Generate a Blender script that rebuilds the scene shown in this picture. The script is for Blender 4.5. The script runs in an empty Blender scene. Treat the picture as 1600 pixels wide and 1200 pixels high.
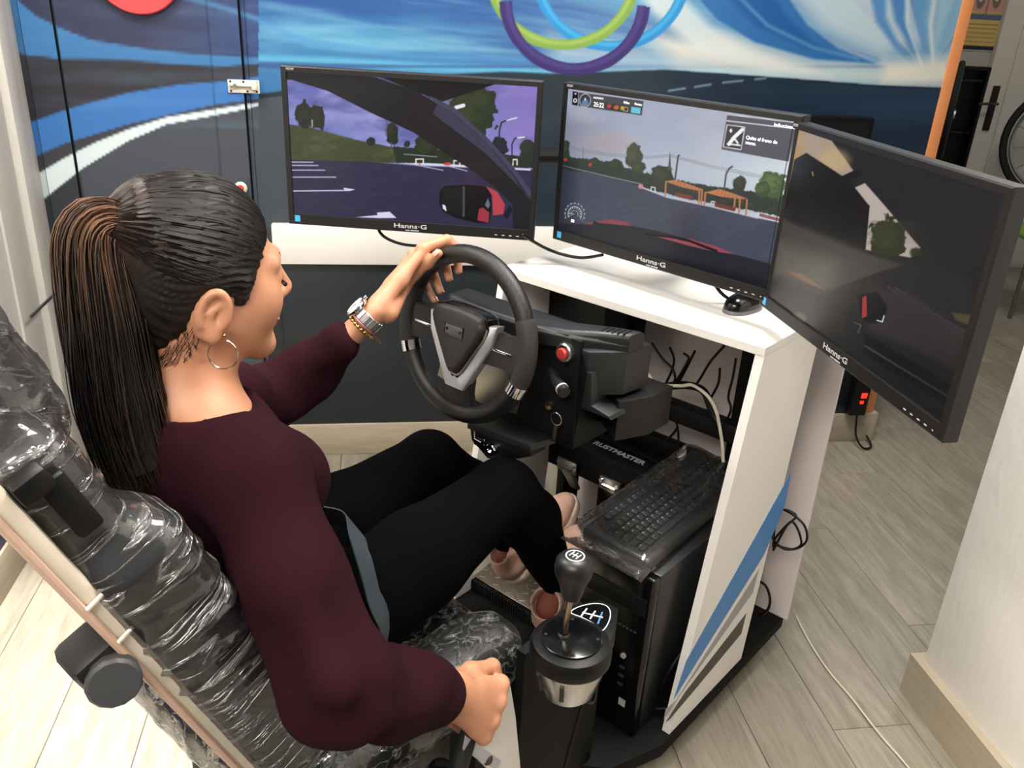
import bpy, bmesh, math, random
import numpy as np
from mathutils import Vector, Matrix, Euler

random.seed(7); np.random.seed(7)
SC = bpy.context.scene
COL = SC.collection
PI = math.pi

# ------------------------------------------------------------------ camera
# world axes: X = driver's right, Y = driver's forward, Z = up, metres, floor at z = 0
FPX = 1352.0
CAM = np.array([.892, -1.405, 1.5])
CR = np.array([0.75044, 0.65906, 0.04982])       # camera right
CD = np.array([0.30606, -0.2797, -0.91])         # camera down
CF = np.array([-0.58581, 0.69814, -0.41161])     # camera forward
cd = bpy.data.cameras.new('camera'); cam = bpy.data.objects.new('camera', cd); COL.objects.link(cam)
cd.sensor_width = 36; cd.lens = FPX / 1600 * 36; cd.clip_start = .02
m = Matrix.Identity(4)
for i in range(3):
    m[i][0] = CR[i]; m[i][1] = -CD[i]; m[i][2] = -CF[i]; m[i][3] = CAM[i]
cam.matrix_world = m
SC.camera = cam

# ------------------------------------------------------------------ light
SC.view_settings.view_transform = 'Standard'
SC.view_settings.look = 'None'
SC.view_settings.gamma = 1
SC.view_settings.use_curve_mapping = False
SC.view_settings.exposure = 0.35
wd = bpy.data.worlds.new('world'); SC.world = wd; wd.use_nodes = True
wd.node_tree.nodes['Background'].inputs[0].default_value = (.95, .97, 1, 1)
wd.node_tree.nodes['Background'].inputs[1].default_value = .17
CEIL = 2.65
LAMPS = [((.25, .05), .6, 44), ((-1.0, -1.05), .6, 45), ((.85, -2.4), 1.2, 72), ((.1, 3.3), .6, 8)]  # third panel is unseen, placed to brighten the pillar and under the desk
for (lx, ly), ls, lp in LAMPS:
    ld = bpy.data.lights.new('panel_light', 'AREA'); ld.energy = lp; ld.size = ls; ld.shape = 'SQUARE'
    ld.color = (1, .96, .90)
    lo = bpy.data.objects.new('panel_light', ld); COL.objects.link(lo); lo.location = (lx, ly, CEIL - .035)

sd_ = bpy.data.lights.new('fill_spot', 'SPOT'); sd_.energy = 850; sd_.spot_size = math.radians(38); sd_.spot_blend = .55; sd_.shadow_soft_size = .05; sd_.color = (1, .96, .90)  # spot added out of view to blow out the floor left of the seat
SPOT = (-.62, -1.12)
so_ = bpy.data.objects.new('fill_spot', sd_); COL.objects.link(so_); so_.location = (SPOT[0], SPOT[1], CEIL - .03)

# ------------------------------------------------------------------ measuring helpers
def ray(px, py):
    return CR * ((px - 800) / FPX) + CD * ((py - 600) / FPX) + CF
def on_x(px, py, x):
    d = ray(px, py); return CAM + d * ((x - CAM[0]) / d[0])
def on_y(px, py, y):
    d = ray(px, py); return CAM + d * ((y - CAM[1]) / d[1])
def on_z(px, py, z):
    d = ray(px, py); return CAM + d * ((z - CAM[2]) / d[2])
def to_px(P):
    P = np.asarray(P, float) - CAM
    w = P @ CF
    return 800 + FPX * (P @ CR) / w, 600 + FPX * (P @ CD) / w

# ------------------------------------------------------------------ mesh helpers
def V(*a): return Vector(a)
def lin(c):
    c = np.asarray(c, float) / 255.0
    return np.where(c <= .04045, c / 12.92, ((c + .055) / 1.055) ** 2.4)
def frame(o, x, y, z):
    m = Matrix.Identity(4)
    for i in range(3):
        m[i][0] = x[i]; m[i][1] = y[i]; m[i][2] = z[i]; m[i][3] = o[i]
    return m
def rotz(a, o=(0, 0, 0)): return Matrix.Translation(o) @ Matrix.Rotation(a, 4, 'Z')

def merge(bm, t, M=None):
    if M is not None: bmesh.ops.transform(t, matrix=M, verts=t.verts)
    me = bpy.data.meshes.new('tmp'); t.to_mesh(me); t.free(); bm.from_mesh(me); bpy.data.meshes.remove(me)
def box(bm, c, s, M=None, bev=0., seg=2, taper=None):
    t = bmesh.new(); bmesh.ops.create_cube(t, size=1)
    for v in t.verts:
        k = 1.
        if taper and v.co.z < 0: k = taper
        v.co = Vector((v.co.x * s[0] * k, v.co.y * s[1] * k, v.co.z * s[2]))
    if bev > 0: bmesh.ops.bevel(t, geom=t.edges[:], offset=bev, segments=seg, affect='EDGES', profile=.5)
    bmesh.ops.translate(t, vec=c, verts=t.verts)
    merge(bm, t, M)
def prism(bm, poly, d0, d1, M=None, bev=0., seg=2):
    """polygon in local xy extruded from z=d0 to z=d1"""
    t = bmesh.new()
    a = [t.verts.new((p[0], p[1], d0)) for p in poly]; b = [t.verts.new((p[0], p[1], d1)) for p in poly]
    n = len(poly)
    t.faces.new(a[::-1]); top = t.faces.new(b)
    for i in range(n): t.faces.new((a[i], a[(i + 1) % n], b[(i + 1) % n], b[i]))
    bmesh.ops.recalc_face_normals(t, faces=t.faces[:])
    if bev > 0: bmesh.ops.bevel(t, geom=[e for e in top.edges], offset=bev, segments=seg, affect='EDGES', profile=.5)
    merge(bm, t, M)
def tube(bm, pts, r, n=8, closed=False, caps=True, flat=None, up=None):
    pts = [Vector(p) for p in pts]; N = len(pts)
    rs = [r] * N if not hasattr(r, '__len__') else list(r)
    T = []
    for i in range(N):
        if closed: d = pts[(i + 1) % N] - pts[i - 1]
        else: d = pts[min(i + 1, N - 1)] - pts[max(i - 1, 0)]
        T.append(d.normalized())
    a = Vector(up) if up else (Vector((0, 0, 1)) if abs(T[0].z) < .9 else Vector((1, 0, 0)))
    nn = (a - T[0] * a.dot(T[0])).normalized(); rings = []
    for i in range(N):
        nn = (nn - T[i] * nn.dot(T[i]))
        if nn.length < 1e-6: nn = T[i].orthogonal()
        nn.normalize()
        if up: 
            q = Vector(up); q = q - T[i] * q.dot(T[i])
            if q.length > 1e-4: nn = q.normalized()
        bb = T[i].cross(nn); f = flat if flat else 1.
        rings.append([bm.verts.new(pts[i] + nn * (math.cos(2 * PI * k / n) * rs[i]) + bb * (math.sin(2 * PI * k / n) * rs[i] * f)) for k in range(n)])
    for i in range(N if closed else N - 1):
        A, Bq = rings[i], rings[(i + 1) % N]
        for k in range(n): bm.faces.new((A[k], A[(k + 1) % n], Bq[(k + 1) % n], Bq[k]))
    if caps and not closed:
        bm.faces.new(rings[0][::-1]); bm.faces.new(rings[-1])
    return rings
def spline(P, per=8, closed=False):
    P = [np.asarray(p, float) for p in P]; n = len(P); out = []
    for i in range(n if closed else n - 1):
        if closed: p0, p1, p2, p3 = P[i - 1], P[i], P[(i + 1) % n], P[(i + 2) % n]
        else: p0, p1, p2, p3 = P[max(i - 1, 0)], P[i], P[i + 1], P[min(i + 2, n - 1)]
        for k in range(per):
            t = k / per
            out.append(.5 * ((2 * p1) + (-p0 + p2) * t + (2 * p0 - 5 * p1 + 4 * p2 - p3) * t * t + (-p0 + 3 * p1 - 3 * p2 + p3) * t ** 3))
    if not closed: out.append(P[-1])
    return out
def lathe(bm, prof, M=None, n=32, a0=0, a1=2 * PI):
    t = bmesh.new(); full = abs(a1 - a0 - 2 * PI) < 1e-6
    cnt = n if full else n + 1
    R = []
    for (r, h) in prof:
        if r < 1e-6: R.append([t.verts.new((0, 0, h))] * cnt)
        else: R.append([t.verts.new((r * math.cos(a0 + (a1 - a0) * k / n), r * math.sin(a0 + (a1 - a0) * k / n), h)) for k in range(cnt)])
    for i in range(len(R) - 1):
        for k in range(n):
            q = [R[i][k], R[i][(k + 1) % cnt], R[i + 1][(k + 1) % cnt], R[i + 1][k]]
            u = []
            for v in q:
                if v not in u: u.append(v)
            if len(u) > 2:
                try: t.faces.new(u)
                except ValueError: pass
    bmesh.ops.recalc_face_normals(t, faces=t.faces[:])
    merge(bm, t, M)
def axis(o, d, up=(0, 0, 1)):
    """frame with local z along d"""
    z = Vector(d).normalized(); u = Vector(up)
    if abs(z.dot(u.normalized())) > .98: u = Vector((0, 1, 0))
    x = u.cross(z).normalized(); y = z.cross(x)
    return frame(o, x, y, z)
def cyl(bm, a, b, r, n=20, bev=.0, r2=None):
    a = Vector(a); b = Vector(b); L = (b - a).length; r2 = r if r2 is None else r2
    pr = [(0, 0), (r, 0), (r2, L), (0, L)] if bev <= 0 else [(0, 0), (r - bev, 0), (r, bev), (r2, L - bev), (r2 - bev, L), (0, L)]
    lathe(bm, pr, axis(a, b - a), n)

def obj(name, bm, mat, parent=None, loc=None, angle=35, smooth=True, label=None):
    if isinstance(bm, bpy.types.Mesh): me = bm
    else:
        me = bpy.data.meshes.new(name); bm.to_mesh(me); bm.free()
    if mat is not None and not me.materials: me.materials.append(mat)
    if smooth and len(me.polygons):
        me.polygons.foreach_set('use_smooth', np.ones(len(me.polygons), bool))
        if angle < 180: me.set_sharp_from_angle(angle=math.radians(angle))
    o = bpy.data.objects.new(name, me); COL.objects.link(o)
    if loc is not None: o.location = loc
    if parent is not None: adopt(o, parent)
    if label: o['label'] = label
    return o
def wmat(p):
    M = Matrix.LocRotScale(p.location, p.rotation_euler, p.scale)
    if p.parent: M = wmat(p.parent) @ p.matrix_parent_inverse @ M
    return M
def adopt(o, parent):
    o.parent = parent; o.matrix_parent_inverse = wmat(parent).inverted()
def thing(name, label, cat, loc=(0, 0, 0), group=None):
    o = bpy.data.objects.new(name, None); COL.objects.link(o); o.location = loc; o.empty_display_size = .05
    o['label'] = label; o['category'] = cat
    if group: o['group'] = group
    return o
def tag(o, label, cat, group=None):
    o['label'] = label; o['category'] = cat
    if group: o['group'] = group
    return o
def struct(name, bm, mat, parent=None, label=None, **k):
    o = obj(name, bm, mat, parent, **k)
    if parent is None: o['kind'] = 'structure'
    if label: o['label'] = label
    return o
def part(name, fn, mat, parent, **k):
    bm = bmesh.new(); fn(bm); return obj(name, bm, mat, parent, **k)

def text_mesh(s, size, M, depth=.0004, align='CENTER', bold=0.0, space=1.0):
    cu = bpy.data.curves.new('txt', 'FONT'); cu.body = s; cu.size = size; cu.extrude = depth; cu.align_x = align; cu.align_y = 'CENTER'
    cu.offset = bold; cu.space_character = space; cu.resolution_u = 3
    o = bpy.data.objects.new('txt', cu); COL.objects.link(o)
    me = bpy.data.meshes.new_from_object(o)
    bpy.data.objects.remove(o); bpy.data.curves.remove(cu)
    me.materials.clear(); me.transform(M)
    return me

# ------------------------------------------------------------------ materials
def mat(name, col, rough=.5, metal=0., spec=.5, noise=0., nscale=20., bump=0., bscale=200., coat=0., emis=None, estr=0., stretch=(1, 1, 1), col2=None, sheen=0., sss=0.):
    m = bpy.data.materials.new(name); m.use_nodes = True; nt = m.node_tree; b = nt.nodes['Principled BSDF']
    c = tuple(lin(col)) + (1,)
    b.inputs['Base Color'].default_value = c
    b.inputs['Roughness'].default_value = rough; b.inputs['Metallic'].default_value = metal
    b.inputs['Specular IOR Level'].default_value = spec
    b.inputs['Coat Weight'].default_value = coat
    if sheen: b.inputs['Sheen Weight'].default_value = sheen
    if sss:
        b.inputs['Subsurface Weight'].default_value = sss; b.inputs['Subsurface Radius'].default_value = (.012, .004, .002); b.inputs['Subsurface Scale'].default_value = .5
    tc = nt.nodes.new('ShaderNodeTexCoord'); mp = nt.nodes.new('ShaderNodeMapping'); mp.inputs['Scale'].default_value = stretch
    nt.links.new(tc.outputs['Object'], mp.inputs[0])
    if noise > 0 or col2 is not None:
        n = nt.nodes.new('ShaderNodeTexNoise'); n.inputs['Scale'].default_value = nscale; n.inputs['Detail'].default_value = 4
        nt.links.new(mp.outputs[0], n.inputs['Vector'])
        r = nt.nodes.new('ShaderNodeMix'); r.data_type = 'RGBA'
        c2 = tuple(lin(col2)) + (1,) if col2 is not None else tuple(np.clip(np.array(c[:3]) * (1 - noise), 0, 1)) + (1,)
        r.inputs[6].default_value = c; r.inputs[7].default_value = c2
        nt.links.new(n.outputs[0], r.inputs[0]); nt.links.new(r.outputs[2], b.inputs['Base Color'])
    if bump > 0:
        n2 = nt.nodes.new('ShaderNodeTexNoise'); n2.inputs['Scale'].default_value = bscale; n2.inputs['Detail'].default_value = 3
        nt.links.new(mp.outputs[0], n2.inputs['Vector'])
        bp = nt.nodes.new('ShaderNodeBump'); bp.inputs['Strength'].default_value = bump; bp.inputs['Distance'].default_value = .002
        nt.links.new(n2.outputs[0], bp.inputs['Height']); nt.links.new(bp.outputs[0], b.inputs['Normal'])
    if emis is not None:
        b.inputs['Emission Color'].default_value = tuple(lin(emis)) + (1,); b.inputs['Emission Strength'].default_value = estr
    return m
def attr_mat(name, rough=.6, emit=0., noise=0., spec=.4):
    """colour comes from the painted point colours"""
    m = bpy.data.materials.new(name); m.use_nodes = True; nt = m.node_tree; b = nt.nodes['Principled BSDF']
    a = nt.nodes.new('ShaderNodeVertexColor'); a.layer_name = 'Col'
    b.inputs['Roughness'].default_value = rough; b.inputs['Specular IOR Level'].default_value = spec
    if emit > 0:
        b.inputs['Base Color'].default_value = (.004, .004, .005, 1)
        nt.links.new(a.outputs[0], b.inputs['Emission Color']); b.inputs['Emission Strength'].default_value = emit
    else:
        nt.links.new(a.outputs[0], b.inputs['Base Color'])
        if noise:
            tc = nt.nodes.new('ShaderNodeTexCoord'); n = nt.nodes.new('ShaderNodeTexNoise'); n.inputs['Scale'].default_value = 60
            nt.links.new(tc.outputs['Object'], n.inputs['Vector']); bp = nt.nodes.new('ShaderNodeBump'); bp.inputs['Strength'].default_value = noise; bp.inputs['Distance'].default_value = .002
            nt.links.new(n.outputs[0], bp.inputs['Height']); nt.links.new(bp.outputs[0], b.inputs['Normal'])
    return m
def film_mat(name, white=.10, rough=.12, gloss=.35, bs=60., bstr=.6):
    """thin clear plastic: mostly see-through, glossy, a touch of milky haze"""
    m = bpy.data.materials.new(name); m.use_nodes = True; nt = m.node_tree; N = nt.nodes
    for n in list(N): N.remove(n)
    out = N.new('ShaderNodeOutputMaterial'); tr = N.new('ShaderNodeBsdfTransparent'); gl = N.new('ShaderNodeBsdfGlossy'); df = N.new('ShaderNodeBsdfDiffuse')
    gl.inputs['Roughness'].default_value = rough; gl.inputs['Color'].default_value = (1, 1, 1, 1); df.inputs['Color'].default_value = (.8, .8, .8, 1)
    tc = N.new('ShaderNodeTexCoord'); n = N.new('ShaderNodeTexNoise'); n.inputs['Scale'].default_value = bs; n.inputs['Detail'].default_value = 3; n.inputs['Distortion'].default_value = 1.2
    nt.links.new(tc.outputs['Object'], n.inputs['Vector'])
    bp = N.new('ShaderNodeBump'); bp.inputs['Strength'].default_value = bstr; bp.inputs['Distance'].default_value = .006
    nt.links.new(n.outputs[0], bp.inputs['Height'])
    for q in (gl, df): nt.links.new(bp.outputs[0], q.inputs['Normal'])
    lw = N.new('ShaderNodeFresnel'); lw.inputs[0].default_value = 1.45; nt.links.new(bp.outputs[0], lw.inputs['Normal'])
    ad = N.new('ShaderNodeMath'); ad.operation = 'MULTIPLY_ADD'; ad.inputs[1].default_value = .9; ad.inputs[2].default_value = gloss * .12; ad.use_clamp = True
    nt.links.new(lw.outputs[0], ad.inputs[0])
    m1 = N.new('ShaderNodeMixShader'); m1.inputs[0].default_value = white; nt.links.new(tr.outputs[0], m1.inputs[1]); nt.links.new(df.outputs[0], m1.inputs[2])
    m2 = N.new('ShaderNodeMixShader'); nt.links.new(ad.outputs[0], m2.inputs[0]); nt.links.new(m1.outputs[0], m2.inputs[1]); nt.links.new(gl.outputs[0], m2.inputs[2])
    nt.links.new(m2.outputs[0], out.inputs[0])
    return m

M_WHITE = mat('white_laminate', (226, 222, 216), .32, noise=.03)
M_PINKW = mat('back_sheet_white', (214, 203, 200), .28, noise=.05, nscale=4)
M_BLACK = mat('black_plastic', (6, 6, 7), .45, spec=.3)
M_BLACKG = mat('black_gloss', (8, 8, 9), .18)
M_BLACKM = mat('black_powder_metal', (5, 5, 6), .6, spec=.25, bump=.15, bscale=900)
M_BEZEL = mat('monitor_bezel', (28, 27, 27), .4, spec=.35, bump=.1, bscale=1500)
M_GREY = mat('grey_plastic', (62, 63, 65), .45)
M_DGREY = mat('dark_grey_plastic', (20, 21, 22), .45, bump=.1, bscale=900)
M_CHROME = mat('chrome', (225, 225, 228), .10, metal=1)
M_STEEL = mat('brushed_steel', (188, 182, 172), .34, metal=1, noise=.25, nscale=80, stretch=(1, 1, 12))
M_ALU = mat('aluminium', (200, 200, 200), .28, metal=1)
M_LOGO = mat('logo_silver', (190, 190, 192), .4)
M_PRINT = mat('white_print', (235, 235, 235), .5)
M_CYAN = mat('cyan_sticker', (70, 170, 225), .4, emis=(70, 170, 225), estr=.0)
M_RUBBER = mat('black_rubber', (16, 16, 17), .75)
M_CORDW = mat('white_cord', (205, 198, 180), .5)

# ------------------------------------------------------------------ painting on surfaces (point colours)
def vnoise(x, y, seed=0):
    xi = np.floor(x).astype(np.int64); yi = np.floor(y).astype(np.int64); xf = x - xi; yf = y - yi
    def h(a, b):
        n = (a * 374761393 + b * 668265263 + seed * 974711) & 0x7fffffff
        n = ((n ^ (n >> 13)) * 1274126177) & 0x7fffffff
        return ((n ^ (n >> 16)) & 0xffff) / 65535.0
    u = xf * xf * (3 - 2 * xf); v = yf * yf * (3 - 2 * yf)
    return (h(xi, yi) * (1 - u) + h(xi + 1, yi) * u) * (1 - v) + (h(xi, yi + 1) * (1 - u) + h(xi + 1, yi + 1) * u) * v
def fbm(x, y, seed=0, o=4):
    s = 0; a = .5
    for i in range(o): s = s + a * vnoise(x * 2 ** i, y * 2 ** i, seed + i); a *= .5
    return s / (1 - .5 ** o)
class Paint:
    def __init__(s, X, Y, aa=1.0, base=(0, 0, 0)):
        s.X = X; s.Y = Y; s.aa = aa; s.C = np.tile(np.array(base, float), (X.size, 1))
    def put(s, a, col):
        a = np.clip(a, 0, 1)[:, None]; s.C = s.C * (1 - a) + np.asarray(col, float) * a
    def sd_poly(s, P):
        P = np.asarray(P, float); X, Y = s.X, s.Y
        d = np.full(X.shape, 1e9); ins = np.zeros(X.shape, bool)
        for i in range(len(P)):
            a = P[i]; b = P[(i + 1) % len(P)]; e = b - a; w0 = X - a[0]; w1 = Y - a[1]
            t = np.clip((w0 * e[0] + w1 * e[1]) / (e @ e + 1e-12), 0, 1)
            d = np.minimum(d, (w0 - e[0] * t) ** 2 + (w1 - e[1] * t) ** 2)
            c = ((a[1] > Y) != (b[1] > Y))
            with np.errstate(divide='ignore', invalid='ignore'):
                xx = (b[0] - a[0]) * (Y - a[1]) / (b[1] - a[1] + 1e-12) + a[0]
            ins ^= c & (X < xx)
        d = np.sqrt(d); return np.where(ins, -d, d)
    def poly(s, P, col, soft=None, op=1., ragged=0., rs=.1, seed=3):
        soft = soft or s.aa; d = s.sd_poly(P)
        if ragged: d = d + (fbm(s.X * rs, s.Y * rs, seed) - .5) * 2 * ragged
        s.put((.5 - d / soft) * op if soft <= s.aa else np.clip(.5 - d / soft, 0, 1) * op, col)
    def ell(s, c, r, col, soft=None, op=1., ragged=0., rs=.1, seed=5):
        soft = soft or s.aa; q = np.sqrt(((s.X - c[0]) / r[0]) ** 2 + ((s.Y - c[1]) / r[1]) ** 2); d = (q - 1) * min(r)
        if ragged: d = d + (fbm(s.X * rs, s.Y * rs, seed) - .5) * 2 * ragged
        s.put(np.clip(.5 - d / soft, 0, 1) * op, col)
    def line(s, pts, w, col, soft=None, op=1.):
        soft = soft or s.aa; d = np.full(s.X.shape, 1e9)
        ws = [w] * len(pts) if not hasattr(w, '__len__') else w
        for i in range(len(pts) - 1):
            a = np.array(pts[i], float); b = np.array(pts[i + 1], float); e = b - a
            t = np.clip(((s.X - a[0]) * e[0] + (s.Y - a[1]) * e[1]) / (e @ e + 1e-9), 0, 1)
            d = np.minimum(d, np.hypot(s.X - a[0] - e[0] * t, s.Y - a[1] - e[1] * t) - .5 * (ws[i] + (ws[i + 1] - ws[i]) * t))
        s.put(np.clip(.5 - d / soft, 0, 1) * op, col)
    def band(s, top, bot, col, soft=None, op=1.):
        """between two curves y(x) given as point lists"""
        soft = soft or s.aa; t = np.interp(s.X, *zip(*top)); b = np.interp(s.X, *zip(*bot))
        s.put(np.clip(.5 + (s.Y - t) / soft, 0, 1) * np.clip(.5 + (b - s.Y) / soft, 0, 1) * op, col)
    def linear(s): return lin(np.clip(s.C, 0, 255))
def grid_mesh(name, nu, nv, fn, paint=None):
    """fn(u,v) -> xyz (arrays), u,v in 0..1 ; paint(P,u,v) -> linear rgb"""
    u, v = np.meshgrid(np.linspace(0, 1, nu), np.linspace(0, 1, nv)); u = u.ravel(); v = v.ravel()
    P = fn(u, v)
    me = bpy.data.meshes.new(name); me.vertices.add(len(P)); me.vertices.foreach_set('co', P.astype(np.float32).ravel())
    i = np.arange((nu - 1) * (nv - 1)); r = i // (nu - 1); c = i % (nu - 1); a = r * nu + c
    q = np.stack([a, a + 1, a + nu + 1, a + nu], 1)
    me.loops.add(q.size); me.loops.foreach_set('vertex_index', q.ravel().astype(np.int32))
    me.polygons.add(len(q)); me.polygons.foreach_set('loop_start', (np.arange(len(q)) * 4).astype(np.int32))
    me.update(calc_edges=True)
    if paint is not None:
        at = me.color_attributes.new('Col', 'FLOAT_COLOR', 'POINT'); C = paint(P, u, v)
        at.data.foreach_set('color', np.concatenate([C, np.ones((len(C), 1))], 1).astype(np.float32).ravel())
    return me

# ------------------------------------------------------------------ the room
WA = np.array([-1.365, .143, 0.]); WU = np.array([.6495, .7604, 0.]); WN = np.array([.7604, -.6495, 0.]); UP = np.array([0, 0, 1.])
def wp(u, d, z): return WA + WU * u + WN * d + UP * z
def wbox(bm, u0, u1, d0, d1, z0, z1, bev=0.):
    M = frame(wp((u0 + u1) / 2, (d0 + d1) / 2, (z0 + z1) / 2), WU, WN, UP)
    box(bm, (0, 0, 0), (u1 - u0, d1 - d0, z1 - z0), M, bev)
def on_wall(px, py, d=0., off=None):
    o = WA + WN * d if off is None else off
    r = ray(px, py); t = ((o - CAM) @ WN) / (r @ WN); P = CAM + r * t
    return (P - WA) @ WU, P[2]

def mural(P, u=None, v=None):
    X, Y = to_px(P); p = Paint(X, Y, 2.0, (40, 92, 160))
    n1 = fbm(X * .01, Y * .05, 1); rr = np.hypot(X - 1452, Y - 118) + 1; an = np.arctan2(118 - Y, 1452 - X)
    st = fbm(an * 14, rr * .0022, 9, 5); st2 = fbm(an * 34 + 7, rr * .004, 21, 4)
    # sky: deep blue on the left, pale towards the focus on the right, brushed streaks fanning out of it
    k = np.clip((X - 430) / 900, 0, 1)
    p.put(np.ones_like(X), (30, 84, 150)); p.put(k ** 1.3 * .80, (172, 196, 208))
    p.put(np.clip((st - .44) * 3.6, 0, 1) * (.75 - .25 * k), (96, 168, 204)); p.put(np.clip((.49 - st) * 4.5, 0, 1) * (.85 - .5 * k), (36, 76, 146))
    p.put(np.clip((st2 - .58) * 4, 0, 1) * (.6 - .45 * k), (150, 205, 226)); p.put(np.clip((.42 - st2) * 4, 0, 1) * (.4 - .3 * k), (28, 66, 132))
    p.band([(380, 84), (520, 90), (700, 100), (900, 108)], [(380, 98), (520, 104), (700, 112), (900, 118)], (94, 178, 214), 8, .85)
    p.band([(380, 20), (480, 60), (640, 84), (900, 92)], [(380, 26), (480, 70), (640, 92), (900, 98)], (80, 150, 206), 6, .6)
    p.band([(380, 96), (440, 97), (640, 102)], [(380, 104), (440, 108), (640, 106)], (52, 84, 140), 5, .8)
    p.poly([(860, 60), (1000, 70), (1130, 96), (1210, 122), (1000, 116), (860, 100)], (196, 214, 220), 40, .6)
    p.poly([(1000, 50), (1140, 60), (1280, 100), (1440, 110), (1470, 136), (1200, 120), (1060, 100)], (226, 222, 208), 34, .85)
    p.poly([(1060, -10), (1110, 40), (1190, 84), (1300, 120), (1200, 112), (1090, 78), (1020, 20), (1000, -10)], (216, 222, 220), 16, .8)
    p.poly([(1084, -12), (1120, 30), (1180, 66), (1270, 92), (1366, 99), (1310, 76), (1262, 40), (1226, -12)], (44, 106, 168), 5)
    p.poly([(1130, -12), (1180, 40), (1260, 76), (1330, 92), (1270, 66), (1225, 20), (1205, -12)], (28, 84, 150), 8, .8)
    p.line([(1150, -10), (1200, 40), (1270, 74), (1340, 92)], 5, (120, 170, 205), 6, .6)
    p.poly([(1240, -12), (1290, 40), (1380, 84), (1440, 60), (1400, -12)], (205, 216, 218), 26, .7)
    for xs, c in (((1372, 1376, 1400, 1432), (70, 130, 190)), ((1402, 1406, 1425, 1448), (60, 118, 184)), ((1440, 1438, 1446, 1462), (92, 150, 196)), ((1480, 1470, 1462, 1468), (150, 186, 206))):
        p.line(list(zip(xs, (-12, 30, 70, 104))), [26, 16, 9, 2], c, 9, .85)
    p.line([(1418, -12), (1418, 40), (1440, 100)], 5, (226, 230, 228), 6, .7); p.line([(1462, -12), (1454, 40), (1458, 100)], 6, (226, 230, 228), 6, .7)
    p.poly([(1380, 96), (1480, 90), (1500, 132), (1380, 128)], (232, 226, 208), 22, .9)
    # dark road
    h = [(380, 150), (440, 142), (470, 118), (600, 117), (680, 117), (790, 112), (860, 115), (1040, 109), (1225, 122), (1380, 134), (1520, 139)]
    p.band(h, [(380, 2000), (1520, 2000)], (34, 47, 58), 4)
    p.put(np.clip((X - 900) / 300, 0, 1) * (Y > np.interp(X, *zip(*h))), (22, 40, 60))
    p.put(np.clip((X - 1200) / 250, 0, 1) * np.clip(1 - np.abs(Y - 165) / 40, 0, 1) * .6, (36, 66, 96))
    p.put(np.clip((560 - X) / 120, 0, 1) * (Y > np.interp(X, *zip(*h)) + 8), (70, 78, 86))
    p.put(np.clip(n1 - .45, 0, 1) * (Y > np.interp(X, *zip(*h)) + 4) * .8, (58, 74, 88))
    for a, b in (((1045, 142), (1070, 138)), ((1086, 136), (1110, 132)), ((1130, 129), (1160, 126)), ((1180, 124), (1196, 122))):
        p.line([a, b], 3.2, (112, 136, 150), 2.5)
    # the three brushed rings
    def ring(c, r, w, col, a0, a1, hi):
        q = np.hypot((X - c[0]) / r[0], (Y - c[1]) / r[1]); d = np.abs(q - 1) * min(r); ang = np.degrees(np.arctan2(Y - c[1], X - c[0]))
        ww = w * (1 + .35 * (fbm(ang * .05, q * 2, 4) - .5)); ok = (ang > a0) & (ang < a1)
        p.put(np.clip(.5 + (ww / 2 - d) / 2, 0, 1) * ok, col)
        p.put(np.clip(.5 + (ww / 5 - np.abs((q - 1) * min(r) + ww * .15)) / 3, 0, 1) * ok * .5, hi)
    ring((955, -42), (116, 114), 17, (40, 140, 205), -5, 175, (90, 190, 230))
    ring((880, -36), (112, 106), 17, (126, 164, 72), -10, 190, (170, 196, 110))
    ring((898, 2), (108, 106), 20, (52, 40, 104), 4, 190, (88, 72, 140))
    # left part: dark bends of a race track
    L = X < 404
    q = Paint(X, Y, 2.0, (44, 46, 66)); q.put(fbm(X * .012, Y * .02, 6) * .6, (58, 66, 108)); q.put(np.clip((X - 250) / 160, 0, 1) * .5, (40, 74, 140))
    q.band([(0, -60), (404, -60)], [(0, -60), (300, -10), (360, 22), (404, 34)], (40, 92, 160), 4, .0)
    q.line([(290, -4), (350, 12), (404, 30)], 8, (72, 132, 176), 6, .7)
    c1 = [(-60, -120), (20, -30), (27, 0), (55, 24), (90, 42), (140, 62), (240, 78), (330, 87), (410, 90)]; c2 = [(-60, 78), (15, 82), (85, 92), (200, 95), (340, 105), (410, 100)]
    c3 = [(-60, 230), (38, 195), (100, 172), (200, 145), (280, 132), (340, 128), (410, 119)]; c4 = [(-60, 300), (45, 250), (100, 225), (200, 195), (330, 165), (410, 154)]
    c5 = [(-60, 360), (50, 277), (100, 247), (150, 222), (200, 202), (260, 183), (340, 170), (410, 159)]; c6 = [(-60, 420), (58, 320), (95, 290), (130, 263), (200, 221), (260, 195), (340, 180), (410, 165)]
    q.band(c1, c2, (58, 112, 164), 3); q.put(np.clip(n1 - .4, 0, 1) * (np.abs(Y - 80) < 40) * 0, (90, 150, 190))
    q.band(c2, c3, (46, 45, 52), 4); q.band(c3, c4, (56, 110, 176), 3); q.band(c4, c5, (58, 58, 66), 3)
    q.band(c5, c6, (206, 220, 224), 3); q.band(c6, [(-60, 2000), (410, 2000)], (68, 73, 82), 2)
    q.put(np.clip((n1 - .42) * 2, 0, 1) * .25 * (Y < 200), (110, 165, 205))
    q.put((X < 131 + (Y - 300) * .17) * (Y > np.interp(X, *zip(*c6)) + 2) * .6, (36, 38, 44))
    C = np.where(L[:, None], q.linear() * .9, p.linear() * .74)
    return C

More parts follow.
